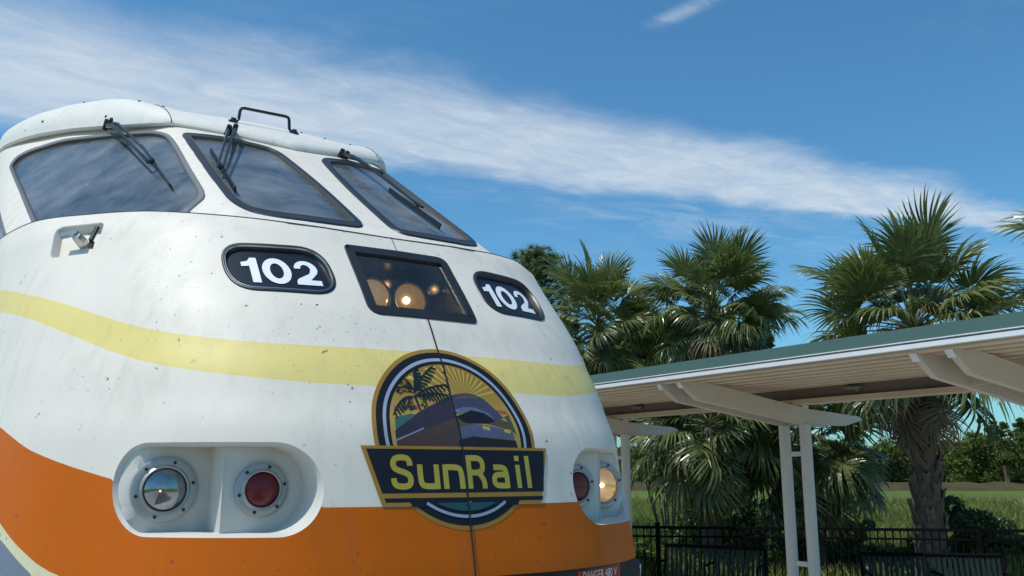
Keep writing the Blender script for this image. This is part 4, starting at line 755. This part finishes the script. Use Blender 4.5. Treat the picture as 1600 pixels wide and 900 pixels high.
def pine(base, H, label, seed, crown0=.55, spread=2.2, nb=44, tuft=.55, group=None):
    r = random.Random(seed); b = Vector((base.x, base.y, GZ)); t = thing('pine_tree', label, 'pine tree', b, group); I = Matrix.Translation(b).inverted(); m = MB(); m.tube([b, b + Vector((.1, .05, H * .5)), b + Vector((0, 0, H))], [.20, .14, .03], 10); m.build('trunk', PBARK, t, I, 60)
    br = MB(); V, Fc = [], []
    for i in range(nb):
        f = i / nb; z_ = H * (crown0 + (1 - crown0) * f); L = spread * math.sqrt(max(.02, 1 - f * .97)) * r.uniform(.55, 1.05); a_ = i * 2.4 + r.uniform(-.3, .3); e = b + Vector((math.cos(a_) * L, math.sin(a_) * L, z_ + L * .28)); s_ = b + Vector((0, 0, z_)); br.tube([s_, s_.lerp(e, .6) + Vector((0, 0, -.08)), e], [.045, .03, .012], 5)
        for tp in ([e, s_.lerp(e, .72), s_.lerp(e, .45) + Vector((0, 0, .1))] + [e + Vector((r.uniform(-.35, .35), r.uniform(-.35, .35), r.uniform(-.15, .3))) for _ in range(3)]):
            for k in range(54):
                d = Vector((r.gauss(0, 1), r.gauss(0, 1), r.gauss(.45, .8))).normalized(); sd = d.orthogonal().normalized() * .012; o_ = len(V); l_ = tuft * r.uniform(.6, 1.05) * .55; V += [tuple(tp - sd), tuple(tp + sd), tuple(tp + d * l_ + Vector((0, 0, -.03)))]; Fc.append((o_, o_ + 1, o_ + 2))
    br.build('branches', PBARK, t, I); link(bpy.data.objects.new('needles', mesh('needles', V, Fc, NEEDLE)), t, I)
pp = P2(836, 396, 30); pine(pp, pp.z - GZ, 'pine treetop showing above the right corner of the locomotive', 4, .66, 2.0, 80)

# distant wood, two trees that stand out of it, grass
def wood():
    rr = np.random.default_rng(5); cs = []
    for i in range(250):
        x_ = rr.uniform(860, 1980); d = rr.uniform(175, 225); tp = np.interp(x_, [860, 1000, 1100, 1330, 1420, 1480, 1540, 1600, 1980], [702, 700, 690, 688, 690, 688, 672, 662, 655]) + rr.uniform(-5, 18); p_ = px(x_, tp, d); H = p_.z - GZ
        for k in range(9): f = rr.uniform(.08, 1); R_ = rr.uniform(1.3, 2.7); cs.append(((p_.x + rr.normal() * 2.0 * (1.2 - f), p_.y + rr.normal() * 2.0 * (1.2 - f), GZ + H * f - R_ * .5), R_))
    V, Fc = leaves(cs, 1, 230000, .48, rr, .85); o = link(bpy.data.objects.new('distant_wood', mesh('distant_wood', V, Fc, WOODL))); tag(o, 'distant green wood beyond the field', 'wood', kind='stuff')
wood()
def fartree(x_, ytop, d, label, seed, rr_, kind):
    p_ = px(x_, ytop, d); b = Vector((p_.x, p_.y, GZ)); t = thing('pine_tree' if kind == 'pine' else 'palm_tree', label, 'pine tree' if kind == 'pine' else 'palm tree', b); I = Matrix.Translation(b).inverted(); rr = np.random.default_rng(seed); H = p_.z - GZ; m = MB(); m.tube([b, b + Vector((0, 0, H * .96))], [.28, .14], 7); m.build('trunk', PBARK if kind == 'pine' else BARK, t, I, 60)
    if kind == 'pine': cs = [((p_.x + rr.normal() * rr_ * 1.2, p_.y + rr.normal() * rr_ * 1.2, GZ + H * rr.uniform(.62, .99)), rr.uniform(.3, .8)) for _ in range(34)]; sz = .26
    else: cs = [((p_.x, p_.y, GZ + H * .9), 1.6)]; sz = .5
    V, Fc = leaves(cs, 1, 4200 if kind == 'pine' else 900, sz, rr, .7); link(bpy.data.objects.new('crown', mesh('crown', V, Fc, WOODL)), t, I)
fartree(1562, 655, 178, 'lone distant pine sticking out of the wood at right', 3, 1.3, 'pine'); fartree(1424, 672, 172, 'distant pine peeking over the wood beside the trunk', 8, 1.2, 'pine'); fartree(1572, 712, 165, 'small distant palm with bare stem before the wood', 6, 1, 'palm')
def grass():
    rr = np.random.default_rng(9); n = 42000; xp = rr.uniform(960, 1700, n); d = 14.6 * (4.2 ** rr.uniform(0, 1, n) ** 1.25); B = np.array([tuple(px(a_, 735, b_)) for a_, b_ in zip(xp, d)]); B[:, 2] = GZ
    keep = ((B[:, 0] - FA.x) * -FN.x + (B[:, 1] - FA.y) * -FN.y); keep = keep if np.mean(keep) > 0 else -keep; B = B[keep > .35]; n = len(B)
    h = rr.uniform(.35, 1.0, n) * (.8 + .3 * np.sin(B[:, 0] * .9) * np.cos(B[:, 1] * .7)); a_ = rr.uniform(0, 6.28, n); s_ = np.stack([np.cos(a_), np.sin(a_), 0 * a_], 1) * .012 * (1 + np.linalg.norm(B[:, :2], axis=1) / 25)[:, None]; ln = np.stack([rr.normal(0, .16, n), rr.normal(0, .16, n), h], 1)
    V = np.stack([B - s_, B + s_, B + ln * .6 + s_ * .8, B + ln * [1.6, 1.6, 1], B + ln * .6 - s_ * .8], 1).reshape(-1, 3); Fc = np.arange(5 * n).reshape(-1, 5)
    o = link(bpy.data.objects.new('tall_grass', mesh('tall_grass', V, Fc, leafmat('grass_blade', (.11, .16, .03), (.27, .27, .075), .4, .6, .3)))); tag(o, 'tall yellow-green grass and weeds beyond the fence', 'grass', kind='stuff')
grass()
